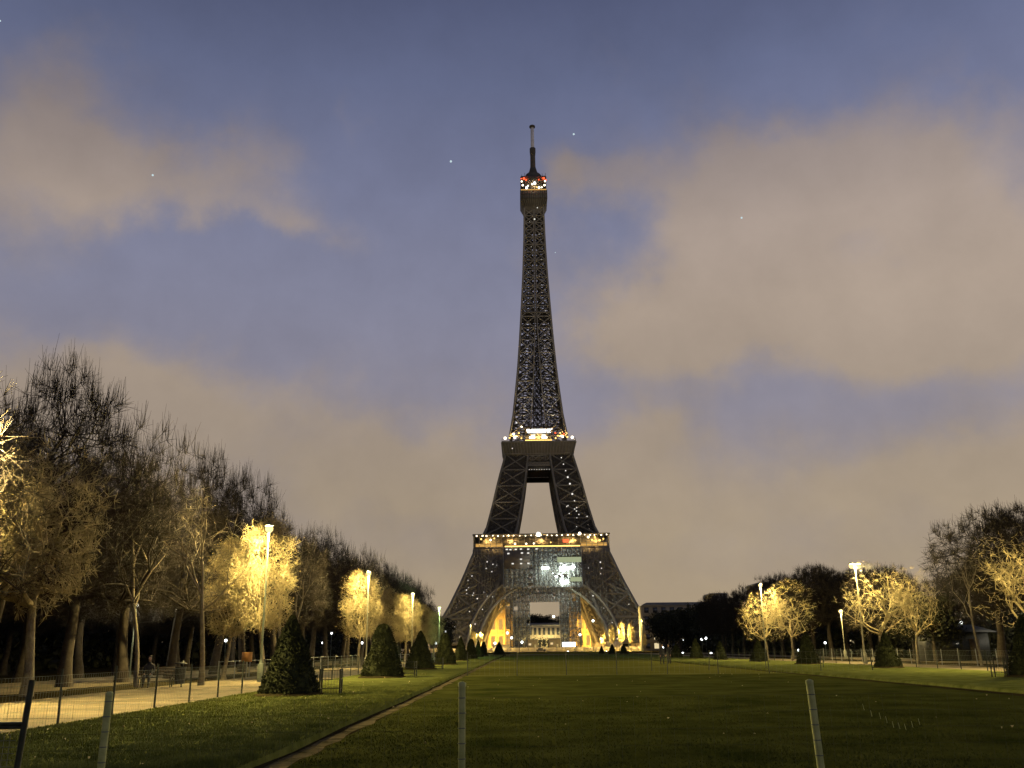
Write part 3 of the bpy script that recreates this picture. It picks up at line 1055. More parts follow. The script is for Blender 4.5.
for x in (-1.35, 1.35):
    for y in (-.8, .8):
        wl = MB().lathe((0, 0, 0), [(.05, -.1), (.33, -.1), (.33, .1), (.05, .1)], 12).obj('wheel', M['tyre'], t)
        wl.location = (x, y, .33)
        wl.rotation_euler = (R(90), 0, 0)
for y in (-.6, .6):
    MB().box((2.1, y, .7), (.04, .14, .08)).obj('headlight', M['e_spark'], t)

# ------------------------------------------------------------------ buildings


def building(name, label, x, y, wd, dp, h, fl, mt, roof=2.0, rz=0.0, lit=.12, seed=1, cols=None, wmat='e_win'):
    r_ = random.Random(seed)
    b = thing(name, label, 'building', (x, y, 0), rz)
    MB().box((0, 0, h / 2), (wd / 2, dp / 2, h / 2)).obj('wall', M[mt], b)
    if 'stone' in mt or mt == 'palace':
        n_p = (cols or 6)
        for i in range(n_p + 1):
            MB().box((-wd / 2 + i * wd / n_p, -dp / 2 - .3, h * .48), (.45, .3, h * .48)).obj('pilaster', M[mt], b)
    MB().box((0, 0, h + roof / 2 + .01), (wd / 2 + .3, dp / 2 + .3, roof / 2), taper=.86).obj('roof', M['roof'], b)
    m = MB()
    n = cols or int(wd / 3.2)
    for i in range(n):
        for k in range(fl):
            cx_ = -wd / 2 + (i + .5) * wd / n
            cz = h * (k + .55) / fl
            hw, hh = wd / n * .26, h / fl * .3
            if r_.random() < lit and len([q for q in b.children if q.name.startswith('lit_window')]) < 12:
                MB().box((cx_, -dp / 2 - .06, cz), (hw, .05, hh)).obj('lit_window', M[wmat], b)
            else:
                MB().box((cx_, -dp / 2 - .04, cz), (hw, .05, hh)).obj('window', M['glass'], b)
    m = MB()
    for k in range(fl + 1):
        m.box((0, -dp / 2 - .12, h * k / fl + .2), (wd / 2 + .1, .12, .14))
    m.obj('cornice', M[mt], b)
    return b


building('stone_palace', 'pale yellow lit palace with rows of tall windows seen through the tower opening', 26, 800, 84, 14, 19, 2, 'palace', 2.5, lit=.0, cols=22)
building('gold_glow_block', 'added gold block standing in for the glow of the lit left tower foot', -18, 650, 26, 12, 33, 3, 'gold_glow_stone', 1, lit=.75, seed=2, cols=5, wmat='e_gold_dim')  # added block, gives the gold glow of the lit rear legs a solid fill
building('gold_glow_block', 'added gold block standing in for the glow of the lit right tower foot', 46, 650, 24, 12, 33, 3, 'gold_glow_stone', 1, lit=.75, seed=5, cols=5, wmat='e_gold_dim')  # added likewise behind the right foot, glowing panes included
for x in (-26, -12, 40, 52):
    spot('facade_flood', (x, 618, .8), (x + 1, 644, 20), 90000, (1, .58, .14), 100, .5)  # added spots gilding the two stand-in blocks
for x in (10, 26, 42):
    spot('facade_flood', (x, 775, .8), (x, 793, 12), 30000, (1, .8, .35), 120, .5)
building('apartment_block', 'long pale apartment block above the dark trees right of the tower', 66, 385, 34, 12, 17.2, 5, 'facade', 1.4, lit=.1, seed=3)
building('apartment_block', 'taller pale block end with one lit stair window', 70.5, 340, 6, 12, 19, 6, 'facade', .6, lit=.1, seed=4, cols=2)
building('apartment_block', 'dark balconied block hidden among the right hand trees', 80, 300, 12, 14, 20, 7, 'facade_dark', .5, lit=.0, seed=6, cols=4)

# ------------------------------------------------------------------ trees


def rdir(r_):
    v_ = np.array([r_.gauss(0, 1), r_.gauss(0, 1), r_.gauss(0, 1)])
    return v_ / np.linalg.norm(v_)


def make_tree(seed, H, trunk_h, rx, z0, trunk_r, depth, L0, kids_=(2, 3), gnarl=.75, up=.12, nl=5, twigs=6, tw_len=(.3, .8), shoots=0, boxy=True, leaf=0, lean=.3, first=None, tw_r=.011, sprout=1.5, fill=0):
    r_ = random.Random(seed)
    g = np.random.default_rng(seed)
    br, ends = [], []
    top = H - (sprout * .8 if shoots else 0)
    zc, zh = (z0 + top) / 2, (top - z0) / 2

    def inside(p):
        u = max(abs(p[0]), abs(p[1])) / rx if boxy else math.hypot(p[0], p[1]) / rx
        v_ = abs(p[2] - zc) / zh
        if boxy:
            return u < 1 and v_ < 1
        return u * u + v_ * v_ < 1

    def grow(p, d, L, r, k):
        q = p
        for s_i in range(2):
            d = d * 1.0 + rdir(r_) * gnarl * .45 + np.array([0, 0, up])
            d /= np.linalg.norm(d)
            q2 = q + d * L * .5
            if not inside(q2) and k < depth:
                cdir = np.array([0, 0, zc]) - q2
                d = d + cdir / np.linalg.norm(cdir) * 1.1
                d /= np.linalg.norm(d)
                q2 = q + d * L * .5
            r2 = r * .86
            br.append([*q, *q2, r, r2])
            q, r = q2, r2
        if k == 0 or r < .012:
            ends.append((q, d))
            return
        n_ = r_.choice(kids_)
        for i in range(n_):
            nd = d * .75 + rdir(r_) * gnarl
            nd /= np.linalg.norm(nd)
            grow(q, nd, L * r_.uniform(.72, .92), r * (.78 if i == 0 else .62), k - 1)
        if k <= depth - 1:
            ends.append((q, d))

    pts = [np.array([0, 0, -.1])]
    n = 7
    lx, ly = r_.uniform(-lean, lean), r_.uniform(-lean, lean)
    for i in range(1, n + 1):
        t = i / n
        pts.append(np.array([lx * t + .06 * math.sin(t * 5 + seed), ly * t + .06 * math.cos(t * 4 + seed), trunk_h * t]))
    rs = [trunk_r * (1.45 if i == 0 else 1.1 if i == 1 else 1 - .3 * i / n) for i in range(n + 1)]
    tr = MB().tube(pts, rs, 9)
    for i in range(nl):
        a = 2 * math.pi * (i + r_.uniform(-.3, .3)) / nl
        el_ = r_.uniform(.35, 1.2) if i else 1.5
        d = np.array([math.cos(a) * math.cos(el_), math.sin(a) * math.cos(el_), math.sin(el_)])
        st = pts[-1] if i < 3 else pts[-1] * .0 + np.array([pts[-2][0], pts[-2][1], trunk_h * r_.uniform(.82, 1)])
        grow(st, d, L0, trunk_r * (.7 if i == 0 else .48), depth)
    br_a = np.array(br)
    big = br_a[:, 6] > .035
    cr = MB().segs(br_a[big], 5).segs(br_a[~big], 3)
    E = np.array([e[0] for e in ends])
    D = np.array([e[1] for e in ends])
    k = twigs
    P = np.repeat(E, k, 0)
    DD = np.repeat(D, k, 0) * .5 + g.normal(0, .6, (len(P), 3)) + np.array([0, 0, .1])
    DD /= np.linalg.norm(DD, axis=1, keepdims=True)
    Ln = g.uniform(*tw_len, (len(P), 1))
    Q = P + DD * Ln
    cr.segs(np.concatenate([P, Q, np.full((len(P), 1), tw_r), np.full((len(P), 1), tw_r * .5)], 1), 3)
    if shoots:
        hi = E[E[:, 2] > z0 + (top - z0) * .62]
        P = np.repeat(hi, shoots, 0) + g.normal(0, .12, (len(hi) * shoots, 3))
        DD = g.normal(0, .13, (len(P), 3)) + np.array([0, 0, 1.0])
        Q = P + DD * g.uniform(sprout * .4, sprout, (len(P), 1))
        cr.segs(np.concatenate([P, Q, np.full((len(P), 1), tw_r * 1.25), np.full((len(P), 1), tw_r * .5)], 1), 3)
    if fill:   # fine twigs through the whole crown volume
        a = g.random(fill) * 2 * math.pi
        zz_ = z0 + .15 + (top - z0 - .2) * g.random(fill)
        rz_ = rx * np.sqrt(np.clip(1 - ((zz_ - zc) / zh) ** 4, .02, 1)) * (.25 + .75 * np.sqrt(g.random(fill)))
        rz_ *= 1 + .16 * np.sin(a * 3 + zz_ * 1.7 + seed) + .12 * np.sin(a * 5 - zz_ * 2.9 + seed * 2)
        rz_ *= 1 - .35 * np.clip((zz_ - zc) / zh, 0, 1) ** 2
        P = np.stack([np.cos(a) * rz_ + lx, np.sin(a) * rz_ + ly, zz_], 1)
        hole = np.sin(P[:, 0] * 3.1 + seed) + np.sin(P[:, 1] * 2.7 + 1) + np.sin(P[:, 2] * 2.9 + seed) + g.normal(0, .5, fill)
        P = P[hole > -.55]
        a = a[hole > -.55]
        fill = len(P)
        DD = np.stack([np.cos(a), np.sin(a), np.full(fill, .5)], 1) * .5 + g.normal(0, .6, (fill, 3))
        DD /= np.linalg.norm(DD, axis=1, keepdims=True)
        Q = P + DD * g.uniform(.2, .55, (fill, 1))
        mid_ = (P + Q) / 2 + g.normal(0, .05, (fill, 3))
        cr.segs(np.concatenate([P, mid_, np.full((fill, 1), tw_r), np.full((fill, 1), tw_r * .8)], 1), 3)
        cr.segs(np.concatenate([mid_, Q, np.full((fill, 1), tw_r * .8), np.full((fill, 1), tw_r * .5)], 1), 3)
        E = np.concatenate([E, Q])
    lf_ = None
    if leaf:
        n_ = len(Q) if not leaf else leaf
        idx = g.integers(0, len(E), n_)
        ce = E[idx] + g.normal(0, .3, (n_, 3))
        a1 = g.normal(0, 1, (n_, 3))
        a1 /= np.linalg.norm(a1, axis=1, keepdims=True)
        a2 = np.cross(a1, g.normal(0, 1, (n_, 3)))
        a2 /= np.linalg.norm(a2, axis=1, keepdims=True)
        s1 = g.uniform(.025, .055, (n_, 1))
        lf_ = MB().quads(np.stack([ce - a1 * s1, ce + a2 * s1 * .7, ce + a1 * s1, ce - a2 * s1 * .7], 1))
    return tr, cr, lf_


def tree_proto(name, cat, mats, **kw):
    tr, cr, lf_ = make_tree(**kw)
    t = thing(name, 'proto', cat)
    tr.obj('trunk', M[mats[0]], t, smooth=True)
    c_ = cr.obj('crown', M[mats[1]], t)
    if lf_ is not None:
        lf_.obj('leaves', M[mats[2]], c_)
    return t


used = {}


def put(proto, loc, rz, scale, label, group):
    if proto.name not in used:
        used[proto.name] = 1
        proto.location = loc
        proto.rotation_euler = (0, 0, rz)
        proto.scale = (scale,) * 3 if isinstance(scale, (int, float)) else scale
        proto['label'] = label
        proto['group'] = group
        return proto
    return dup(proto, loc, rz, scale, label, group)


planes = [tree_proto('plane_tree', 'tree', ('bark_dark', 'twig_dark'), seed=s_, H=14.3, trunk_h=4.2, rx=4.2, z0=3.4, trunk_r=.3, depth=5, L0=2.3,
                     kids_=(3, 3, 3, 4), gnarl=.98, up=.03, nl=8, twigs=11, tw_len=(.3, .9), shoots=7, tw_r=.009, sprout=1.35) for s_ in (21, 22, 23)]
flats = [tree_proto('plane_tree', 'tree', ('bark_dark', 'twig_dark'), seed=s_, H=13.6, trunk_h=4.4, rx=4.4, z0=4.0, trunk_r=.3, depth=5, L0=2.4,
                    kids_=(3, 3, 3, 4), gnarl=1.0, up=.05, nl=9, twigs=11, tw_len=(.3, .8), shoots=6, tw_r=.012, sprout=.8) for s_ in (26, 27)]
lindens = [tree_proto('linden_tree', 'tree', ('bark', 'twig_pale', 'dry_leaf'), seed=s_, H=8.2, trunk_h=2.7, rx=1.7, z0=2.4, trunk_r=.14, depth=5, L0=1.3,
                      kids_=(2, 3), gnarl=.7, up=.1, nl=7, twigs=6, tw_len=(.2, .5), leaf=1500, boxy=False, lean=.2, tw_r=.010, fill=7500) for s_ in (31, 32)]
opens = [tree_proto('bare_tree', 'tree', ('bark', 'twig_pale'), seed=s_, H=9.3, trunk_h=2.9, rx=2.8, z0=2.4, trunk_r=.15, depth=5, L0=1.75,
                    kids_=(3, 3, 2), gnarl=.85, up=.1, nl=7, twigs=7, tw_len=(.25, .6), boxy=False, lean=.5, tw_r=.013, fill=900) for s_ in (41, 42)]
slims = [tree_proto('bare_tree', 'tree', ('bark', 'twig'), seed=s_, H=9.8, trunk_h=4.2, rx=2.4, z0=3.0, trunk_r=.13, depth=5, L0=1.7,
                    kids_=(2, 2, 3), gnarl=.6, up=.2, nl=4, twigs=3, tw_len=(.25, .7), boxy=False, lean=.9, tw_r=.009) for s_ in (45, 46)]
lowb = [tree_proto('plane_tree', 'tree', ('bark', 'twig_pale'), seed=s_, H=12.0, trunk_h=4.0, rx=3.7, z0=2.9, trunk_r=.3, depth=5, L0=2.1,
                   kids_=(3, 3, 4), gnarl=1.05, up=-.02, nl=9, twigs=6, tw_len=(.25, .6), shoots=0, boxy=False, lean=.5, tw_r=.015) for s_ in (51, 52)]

rt = random.Random(77)
# left side, tall clipped planes: front row and back row
ys = [30.5 + 7.6 * i for i in range(22)]
for i, y in enumerate(ys):
    if i == 1:
        pass
    put(planes[i % 3], (-21.6 + rt.uniform(-.5, .5), y + rt.uniform(-1, 1), 0), rt.uniform(0, 6.28), (rt.uniform(.98, 1.06), rt.uniform(.98, 1.06), rt.uniform(1.08, 1.18) * (.96 if y < 48 else 1)),
        'tall clipped plane tree, %s from camera in the front row left of path' % ORD[i], 'tall clipped plane trees left of the lawn')
for i, y in enumerate([24 + 8.2 * i for i in range(14)]):
    put(planes[(i + 1) % 3], (-30 + rt.uniform(-.8, .8), y + rt.uniform(-1.5, 1.5), 0), rt.uniform(0, 6.28), rt.uniform(.95, 1.06),
        'tall clipped plane tree, %s from camera in the back row left of path' % ORD[i], 'back row of plane trees on the left')
for i, y in enumerate([34 + 10 * i for i in range(9)]):
    put(planes[(i + 2) % 3], (-40 + rt.uniform(-1, 1), y, 0), rt.uniform(0, 6.28), rt.uniform(.9, 1.0),
        'shadowy plane tree far left behind the rows, %s from the camera' % ORD[i], 'shadowy trees at the far left')
# lit trees at the left edge
put(lowb[0], (-19.2, 37.5, 0), .4, (.66, .66, 1.0), 'thick pale trunked tree lit yellow at the left edge of the photo', 'lamp lit trees on the left')
put(lowb[1], (-20.9, 34.0, 0), 2.1, (.95, .95, 1.0), 'yellow lit tree cut by the left edge, behind the thick pale trunk', 'lamp lit trees on the left')
put(slims[0], (-15.4, 46.5, 0), 1.2, 1.0, 'slender tree with pale forked trunk between the dark tree and the first street lamp', 'lamp lit trees on the left')
put(slims[1], (-18.3, 46.0, 0), 3.0, .95, 'leaning slender bare tree over the bench on the left', 'lamp lit trees on the left')
lefts = [(-14.3, 53.4, (.95, .95, 1.1)), (-17.1, 55.5, (.9, .9, .98)), (-14.6, 86.6, (1, 1, 1.06)), (-13.2, 95, .9), (-14.6, 121.5, 1.03), (-13.2, 129, .9), (-15.0, 166, .95)]
labs = ['golden lit linden at the first tall street lamp on the left', 'golden brown linden just behind the one at the first left street lamp',
        'golden lit linden at the second tall street lamp on the left', 'darker gold linden just right of the second left street lamp',
        'golden lit linden at the third left street lamp', 'small gold linden right of the third left street lamp', 'dim linden at the greenish fourth left street lamp']
for i, ((x, y, s_), lb) in enumerate(zip(lefts, labs)):
    put(lindens[i % 2], (x, y, 0), rt.uniform(0, 6), s_, lb, 'lindens along the left lamps')
for i, y in enumerate((66, 74, 101, 110, 136, 146)):
    put(slims[i % 2], (-16.5 + rt.uniform(-.6, .6), y, 0), rt.uniform(0, 6), .95,
        'young bare tree beside the left path, %s beyond the first street lamp' % ORD[i], 'young trees beside the left path')
# right side
put(opens[0], (30.2, 80.2, 0), .3, (1.05, 1.05, .9), 'wide golden lit bare tree under the double street lamp on the right', 'lamp lit trees on the right')
put(opens[1], (33.6, 81.5, 0), 1.9, (.8, .8, .87), 'narrow lit bare tree right of the double street lamp tree', 'lamp lit trees on the right')
put(opens[1], (33.4, 61, 0), 4.0, (1.15, 1.15, .98), 'golden lit bare tree cut by the right edge of the photo', 'lamp lit trees on the right')
put(opens[0], (29.4, 104, 0), 2.2, (1.0, 1.0, .93), 'golden lit bare tree at the far street lamp on the right', 'lamp lit trees on the right')
put(opens[1], (27.6, 107, 0), 5.2, (.9, .9, .8), 'smaller gold tinted tree left of the far street lamp on the right', 'lamp lit trees on the right')
put(slims[0], (34.4, 72, 0), 5.0, (.7, .7, .95), 'slim leaning bare tree left of the large dark tree on the right', 'slim trees on the right')
put(slims[1], (33.5, 94, 0), 1.0, (.7, .7, .9), 'slim bare tree between the two lit groups on the right', 'slim trees on the right')
for i, (x, y, s_) in enumerate([(41, 82, 1.05), (45, 69, 1.0), (41.5, 128, .98), (42, 137, .98), (42, 147, 1.0), (43, 157, 1.0), (47, 124, .94), (49, 134, .95), (50, 146, 1),
                                (43.5, 186, 1.0), (43.5, 196, 1.0), (44, 207, .98), (49, 180, .95), (44.5, 168, .85), (47, 218, .95), (44, 117, .82), (45, 107, .72), (46, 97, .7), (40.5, 75, 1.0)]):
    put(flats[i % 2], (x, y, 0), rt.uniform(0, 6.28), (s_ * 1.1, s_ * 1.1, s_ * 1.04), 'dark clipped plane tree, number %s in the right hand planting' % ['one', 'two', 'three', 'four', 'five', 'six', 'seven', 'eight', 'nine', 'ten', 'eleven', 'twelve', 'thirteen', 'fourteen', 'fifteen', 'sixteen', 'seventeen', 'eighteen', 'nineteen'][i],
        'clipped plane trees right of the lawn')
# dense clumps either side of the tower foot and on the far rise: many leaf clusters round one core


def bush_proto(seed, name='evergreen_tree', mt='twig_dark'):
    g = np.random.default_rng(seed)
    t = thing(name, 'proto', 'tree')
    MB().tube([(0, 0, -.1), (.1, 0, 2), (.1, .1, 5)], [.4, .3, .15], 7).obj('trunk', M['bark_dark'], t)
    n = 5200
    ct = np.clip(g.normal(0, 1, (34, 3)), -1.5, 1.5) * np.array([1.9, 1.9, 1.7]) + np.array([0, 0, 6.0])
    ce = ct[g.integers(0, 34, n)] + np.clip(g.normal(0, .75, (n, 3)), -1.3, 1.3)
    ce = ce[(ce[:, 2] > .8)]
    n = len(ce)
    a1 = g.normal(0, 1, (n, 3))
    a1 /= np.linalg.norm(a1, axis=1, keepdims=True)
    a2 = np.cross(a1, g.normal(0, 1, (n, 3)))
    a2 /= np.linalg.norm(a2, axis=1, keepdims=True)
    s1 = g.uniform(.12, .3, (n, 1))
    MB().quads(np.stack([ce - a1 * s1, ce + a2 * s1 * .7, ce + a1 * s1, ce - a2 * s1 * .7], 1)).obj('crown', M[mt], t)
    return t


M['ever'] = mat('evergreen_leaf', (.012, .014, .007), (.035, .036, .016), .8, .85)
bush = [bush_proto(61, mt='ever'), bush_proto(62, mt='ever')]
k = 0
for i, (x, y, s_) in enumerate([(-46, 300, 1.5), (-40, 318, 1.4), (-34, 330, 1.5), (-50, 280, 1.4), (-28, 335, 1.3), (-44, 345, 1.5), (-36, 300, 1.1), (-24.5, 300, .8)]):
    put(bush[i % 2], (x, y, 0), rt.uniform(0, 6), s_, 'dark round tree left of the tower foot, %s in its clump' % ORD[i], 'dark trees left of the tower foot')
for i, (x, y, s_) in enumerate([(38, 250, 1.12), (44, 262, 1.2), (50, 270, 1.35), (56, 280, 1.45), (62, 290, 1.4), (46, 300, 1.3), (68, 310, .9), (70, 285, .85), (62, 330, 1.5), (78, 330, .9), (84, 270, 1.3), (92, 300, 1.4)]):
    put(bush[i % 2], (x, y, 0), rt.uniform(0, 6), s_ * .98, 'dark round tree right of the tower foot, %s in its clump' % ORD[i], 'dark trees right of the tower foot')
for i in range(16):
    x = -40 + i * 8
    put(bush[i % 2], (x, 905 + rt.uniform(-15, 15), 15), rt.uniform(0, 6), rt.uniform(1.3, 2.1), 'dark tree on the far rise behind the tower, %s from the left' % ORD[i], 'trees on the far rise')
for i, (x, y, s_) in enumerate([(39, 64, .62), (43, 72, .68), (38, 88, .62), (41, 100, .55)]):
    put(bush[i % 2], (x, y, 0), rt.uniform(0, 6), s_, 'low dark evergreen below the right hand trees, %s from the camera' % ORD[i], 'low evergreens on the right')

def woods(name, x0, x1, y0, y1, h, n, sd, label):
    g = np.random.default_rng(sd)
    ct = np.stack([g.uniform(x0, x1, 260), g.uniform(y0, y1, 260), g.uniform(.5, h, 260) * g.uniform(.6, 1, 260)], 1)
    ce = ct[g.integers(0, 260, n)] + g.normal(0, 1, (n, 3)) * np.array([2.2, (y1 - y0) / 90 + 2, 1.3])
    ce[:, 2] = np.abs(ce[:, 2])
    a1 = g.normal(0, 1, (n, 3))
    a1 /= np.linalg.norm(a1, axis=1, keepdims=True)
    a2 = np.cross(a1, g.normal(0, 1, (n, 3)))
    a2 /= np.linalg.norm(a2, axis=1, keepdims=True)
    s1 = g.uniform(.15, .5, (n, 1))
    return tag(MB().quads(np.stack([ce - a1 * s1, ce + a2 * s1 * .7, ce + a1 * s1, ce - a2 * s1 * .7], 1)).obj(name, M['ever']), label, 'undergrowth', kind='stuff')


woods('undergrowth', -62, -46, 22, 120, 7.5, 60000, 1, 'dark undergrowth and distant trees behind the left plane trees')
woods('undergrowth', -50, -38, 110, 290, 8, 40000, 2, 'dark undergrowth beyond the far left trees')
woods('undergrowth', 52, 66, 50, 170, 5.5, 50000, 3, 'dark undergrowth behind the right hand plane trees')
woods('undergrowth', 48, 68, 150, 300, 7, 40000, 4, 'dark undergrowth beyond the far right trees')
woods('undergrowth', -130, 150, 690, 760, 9, 40000, 5, 'dark far off tree belt beyond the tower')

# ------------------------------------------------------------------ clipped yew cones


def yew(seed, h, r):
    g = np.random.default_rng(seed)
    t = thing('yew_cone', 'proto', 'shrub')
    prof = [(.02, h), (r * .1, h * .97), (r * .24, h * .86), (r * .47, h * .64), (r * .7, h * .4), (r * .89, h * .2), (r * .98, h * .07), (r * .95, .02)]
    if seed % 2 == 0:
        prof = [(.02, h), (r * .2, h * .98), (r * .36, h * .88), (r * .54, h * .68), (r * .74, h * .42), (r * .9, h * .2), (r * .97, h * .08), (r * .95, .02)]
    core = MB().lathe((0, 0, 0), [(a * .93, b) for a, b in prof[::-1]], 20)
    V = np.concatenate(core.v)
    V[:, :2] *= (1 + g.normal(0, .03, (len(V), 1)))
    core.v = [V]
    body = core.obj('body', M['yew'], t)
    n = 9000
    z = g.random(n) ** 1.25 * h
    rr_ = np.interp(z, [p[1] for p in prof[::-1]], [p[0] for p in prof[::-1]])
    a = g.random(n) * 2 * math.pi
    lump = 1 + .05 * np.sin(a * 3 + z * 2.3 + seed) + .05 * np.sin(a * 5 + z * 4) + .05 * np.sin(a * 9 - z * 7) + g.normal(0, .045, n) + .06 * np.sin(a * 2 + seed) * np.sin(z * 3)
    ce = np.stack([np.cos(a) * rr_ * lump, np.sin(a) * rr_ * lump, z], 1)
    a1 = np.stack([np.cos(a) * .6, np.sin(a) * .6, np.full(n, .6)], 1) + g.normal(0, .6, (n, 3))
    a1 /= np.linalg.norm(a1, axis=1, keepdims=True)
    a2 = np.cross(a1, g.normal(0, 1, (n, 3)))
    a2 /= np.linalg.norm(a2, axis=1, keepdims=True)
    s1 = g.uniform(.03, .075, (n, 1))
    MB().quads(np.stack([ce - a1 * s1, ce + a2 * s1 * .5, ce + a1 * s1, ce - a2 * s1 * .5], 1)).obj('foliage', M['yew'], t)
    MB().bar((0, 0, -.05), (0, 0, .4), .08).obj('trunk', M['bark_dark'], t)
    MB().lathe((0, 0, 0), [(.01, .16), (r * .95, .15), (r * 1.22, .1), (r * 1.28, .02)], 18).obj('soil_ring', M['soil'], t)
    return t


yews = [yew(71, 2.95, 1.05), yew(72, 2.95, 1.05)]
yl = [(-7.85, 32.8, .9, .9), (-7.45, 52, 1.0, .96), (-7.5, 72, 1.0, .95), (-7.2, 92, .95, 1.0), (-7.5, 121, .85, 1.0), (-7.4, 145, .9, .98), (-7.4, 170, .75, .98), (-7.2, 190, .8, .95), (-4.6, 210, 1.15, .98)]
for i, (x, y, sw_, sh) in enumerate(yl):
    put(yews[i % 2], (x, y, .1), rt.uniform(0, 6), (sw_, sw_, sh), 'dark clipped yew cone, %s from the camera on the left bank' % ORD[i], 'yew cones on the left bank')
yr_ = [(22.9, 43.5, .82, .92), (24, 63, .76, .76), (23.3, 78, .83, .85), (23.1, 93, .78, .68), (22.1, 106, .7, .68), (22.2, 121, .8, .82), (21.8, 134, .8, .62), (21.2, 196, .8, .72), (20.0, 208, .85, .72), (18.2, 214, .6, .6)]
for i, (x, y, sw_, sh) in enumerate(yr_):
    put(yews[0], (x, y, .1), rt.uniform(0, 6), (sw_, sw_, sh), 'clipped yew cone, %s from the camera on the right bank' % ORD[i], 'yew cones on the right bank')

# ------------------------------------------------------------------ street lamps


def street_lamp(label, x, y, H, power, heads=1, col=SOD, em='e_sodium', group='tall street lamps', pale=False):
    t = thing('street_lamp', label, 'street lamp', (x, y, 0), 0, group)
    pm = M['lamp_pale' if pale else 'lamp_paint']
    m = MB().lathe((0, 0, 0), [(.17, -.05), (.17, .9), (.09, .95), (.062, 1.2), (.042, H - .1), (.02, H)], 10)
    m.obj('pole', pm, t, smooth=True)
    for k_ in range(heads):
        s__ = (1, -1)[k_] if heads == 2 else 0
        dx = s__ * .32
        if s__:
            MB().tube([(0, 0, H - .35), (dx * .6, 0, H - .2), (dx, 0, H - .05)], [.035, .03, .025], 6).obj('arm', pm, t)
        hd = MB().lathe((dx, 0, H - .02), [(.03, .2), (.12, .16), (.24, .05), (.23, .01), (.06, .02)], 12).obj('lantern', pm, t, smooth=True)
        MB().lathe((dx, 0, H - .03), [(.18, 0.0), (.22, -.09), (.2, -.2), (.12, -.3), (.06, -.33)], 12).obj('bulb', M[em], hd)
        if power:
            point('lamp_light', (dx, -.34, H - .3), power * 3.9 / heads, col, .1, t)
    return t


street_lamp('tall street lamp off the left edge lighting the gravel', -17.6, 29.5, 8.4, 7500)
street_lamp('nearest visible tall street lamp on the left among golden branches', -13.65, 50.5, 8.15, 3000)
street_lamp('second tall street lamp on the left, standing before a golden linden', -13.5, 84, 8.3, 2600, pale=True)
street_lamp('third tall street lamp on the left, paler and smaller', -13.35, 118, 8.3, 2400, pale=True)
street_lamp('greenish fourth street lamp nearest the tower on the left', -13.3, 157, 8.2, 1500, 1, (.7, 1, .45), 'e_green', pale=True)
street_lamp('bright double headed street lamp on the right', 29.6, 82.6, 8.4, 2800, 2, pale=True)
street_lamp('tall street lamp far right of the tower beside a golden tree', 27.0, 105.5, 8.2, 2600, 1, pale=True)
street_lamp('low street lamp between the lit trees on the right', 38.2, 113, 5.5, 700, 1, pale=True)
street_lamp('tall street lamp off the right edge lighting the gravel', 32.6, 54.5, 8.3, 4200)
# lamps at the tower feet and warm masts
for i, (px, py, d, p) in enumerate(((471.5, 624, 395, 3500), (477.5, 632.5, 420, 2500), (483, 632.5, 430, 2500), (597, 637, 430, 3000), (605.5, 634, 425, 3000), (614.5, 630, 400, 5000), (624, 629, 405, 3500), (637, 621.5, 330, 1800))):
    H_ = (646 - py) / 920 * d + 1.6
    if px < 500:
        lb = 'warm lamp mast at the left tower foot, %s from the left' % ORD[i]
    else:
        lb = 'warm lamp mast at the right tower foot, %s from the left' % ORD[i - 3]
    street_lamp(lb, (px - 519) / 920 * d, d, H_, p * 2.3, 1, (1, .7, .2), 'e_sodium', 'warm lamp masts at the tower feet')
    # bigger lantern glass on these masts
    t = [o for o in C.objects if o.name.startswith('street_lamp')][-1]
# small gold lit trees between the masts
for i, (px, d, s_) in enumerate(((474, 400, .85), (480, 424, .8), (600, 428, .9), (609, 415, 1.05), (618, 402, 1.15), (627, 395, 1.05), (641, 340, .6))):
    put(lindens[i % 2], ((px - 519) / 920 * d, d + 5, 0), rt.uniform(0, 6), (s_ * .75, s_ * .75, s_ * 1.25), 'small gold lit tree at the tower feet, %s from the left' % ORD[i], 'gold lit trees at the tower feet')

# white globe lamps scattered among the trees
gl = [(145, 607, 62), (186, 612, 75), (235, 640, 110), (253, 623, 95), (337, 633, 150), (367, 642, 190), (329, 642, 170), (436, 609, 0), (438, 642, 260), (447, 631, 330),
      (507, 632.5, 400), (511, 637, 405), (521, 641, 395), (495, 642, 380), (552, 617, 700), (653.5, 635.5, 300), (656, 646, 280), (676, 639, 290), (694, 638, 240), (698, 637, 242),
      (723.5, 641.5, 220), (675, 651, 230), (702, 651, 210), (945, 622, 100), (1019, 626, 90), (996, 632, 95), (577, 634, 420), (565, 650, 410), (602, 650, 390), (590, 621, 520), (786, 648, 150), (812, 641, 140)]
gp = None
order = 0
for (px, py, d) in gl:
    if d == 0:
        continue
    H_ = (646.5 - py + (px - 512) * -.012) / 920 * d + 1.6
    x = (px - 519) / 920 * d
    r = max(.16, d * .0012)
    lb = 'small white globe lamp, %s of those scattered under the trees counting from the left' % ORD[order]
    t = thing('globe_lamp', lb, 'lamp', (x, d, 0), 0, 'small globe lamps under the trees')
    MB().lathe((0, 0, 0), [(.08, 0), (.06, .4), (.04, max(.6, H_ - r)), (.02, max(.6, H_ - r))], 8).obj('pole', M['lamp_paint'], t)
    MB().ball((0, 0, H_), r, 8).obj('globe', M['e_white'], t)
    if order in (0, 1, 3, 12, 22, 23):
        point('lamp_light', (0, -r - .3, H_), 500 if d < 200 else 1500, (1, .9, .65), .1, t)
    order += 1

# ------------------------------------------------------------------ fences


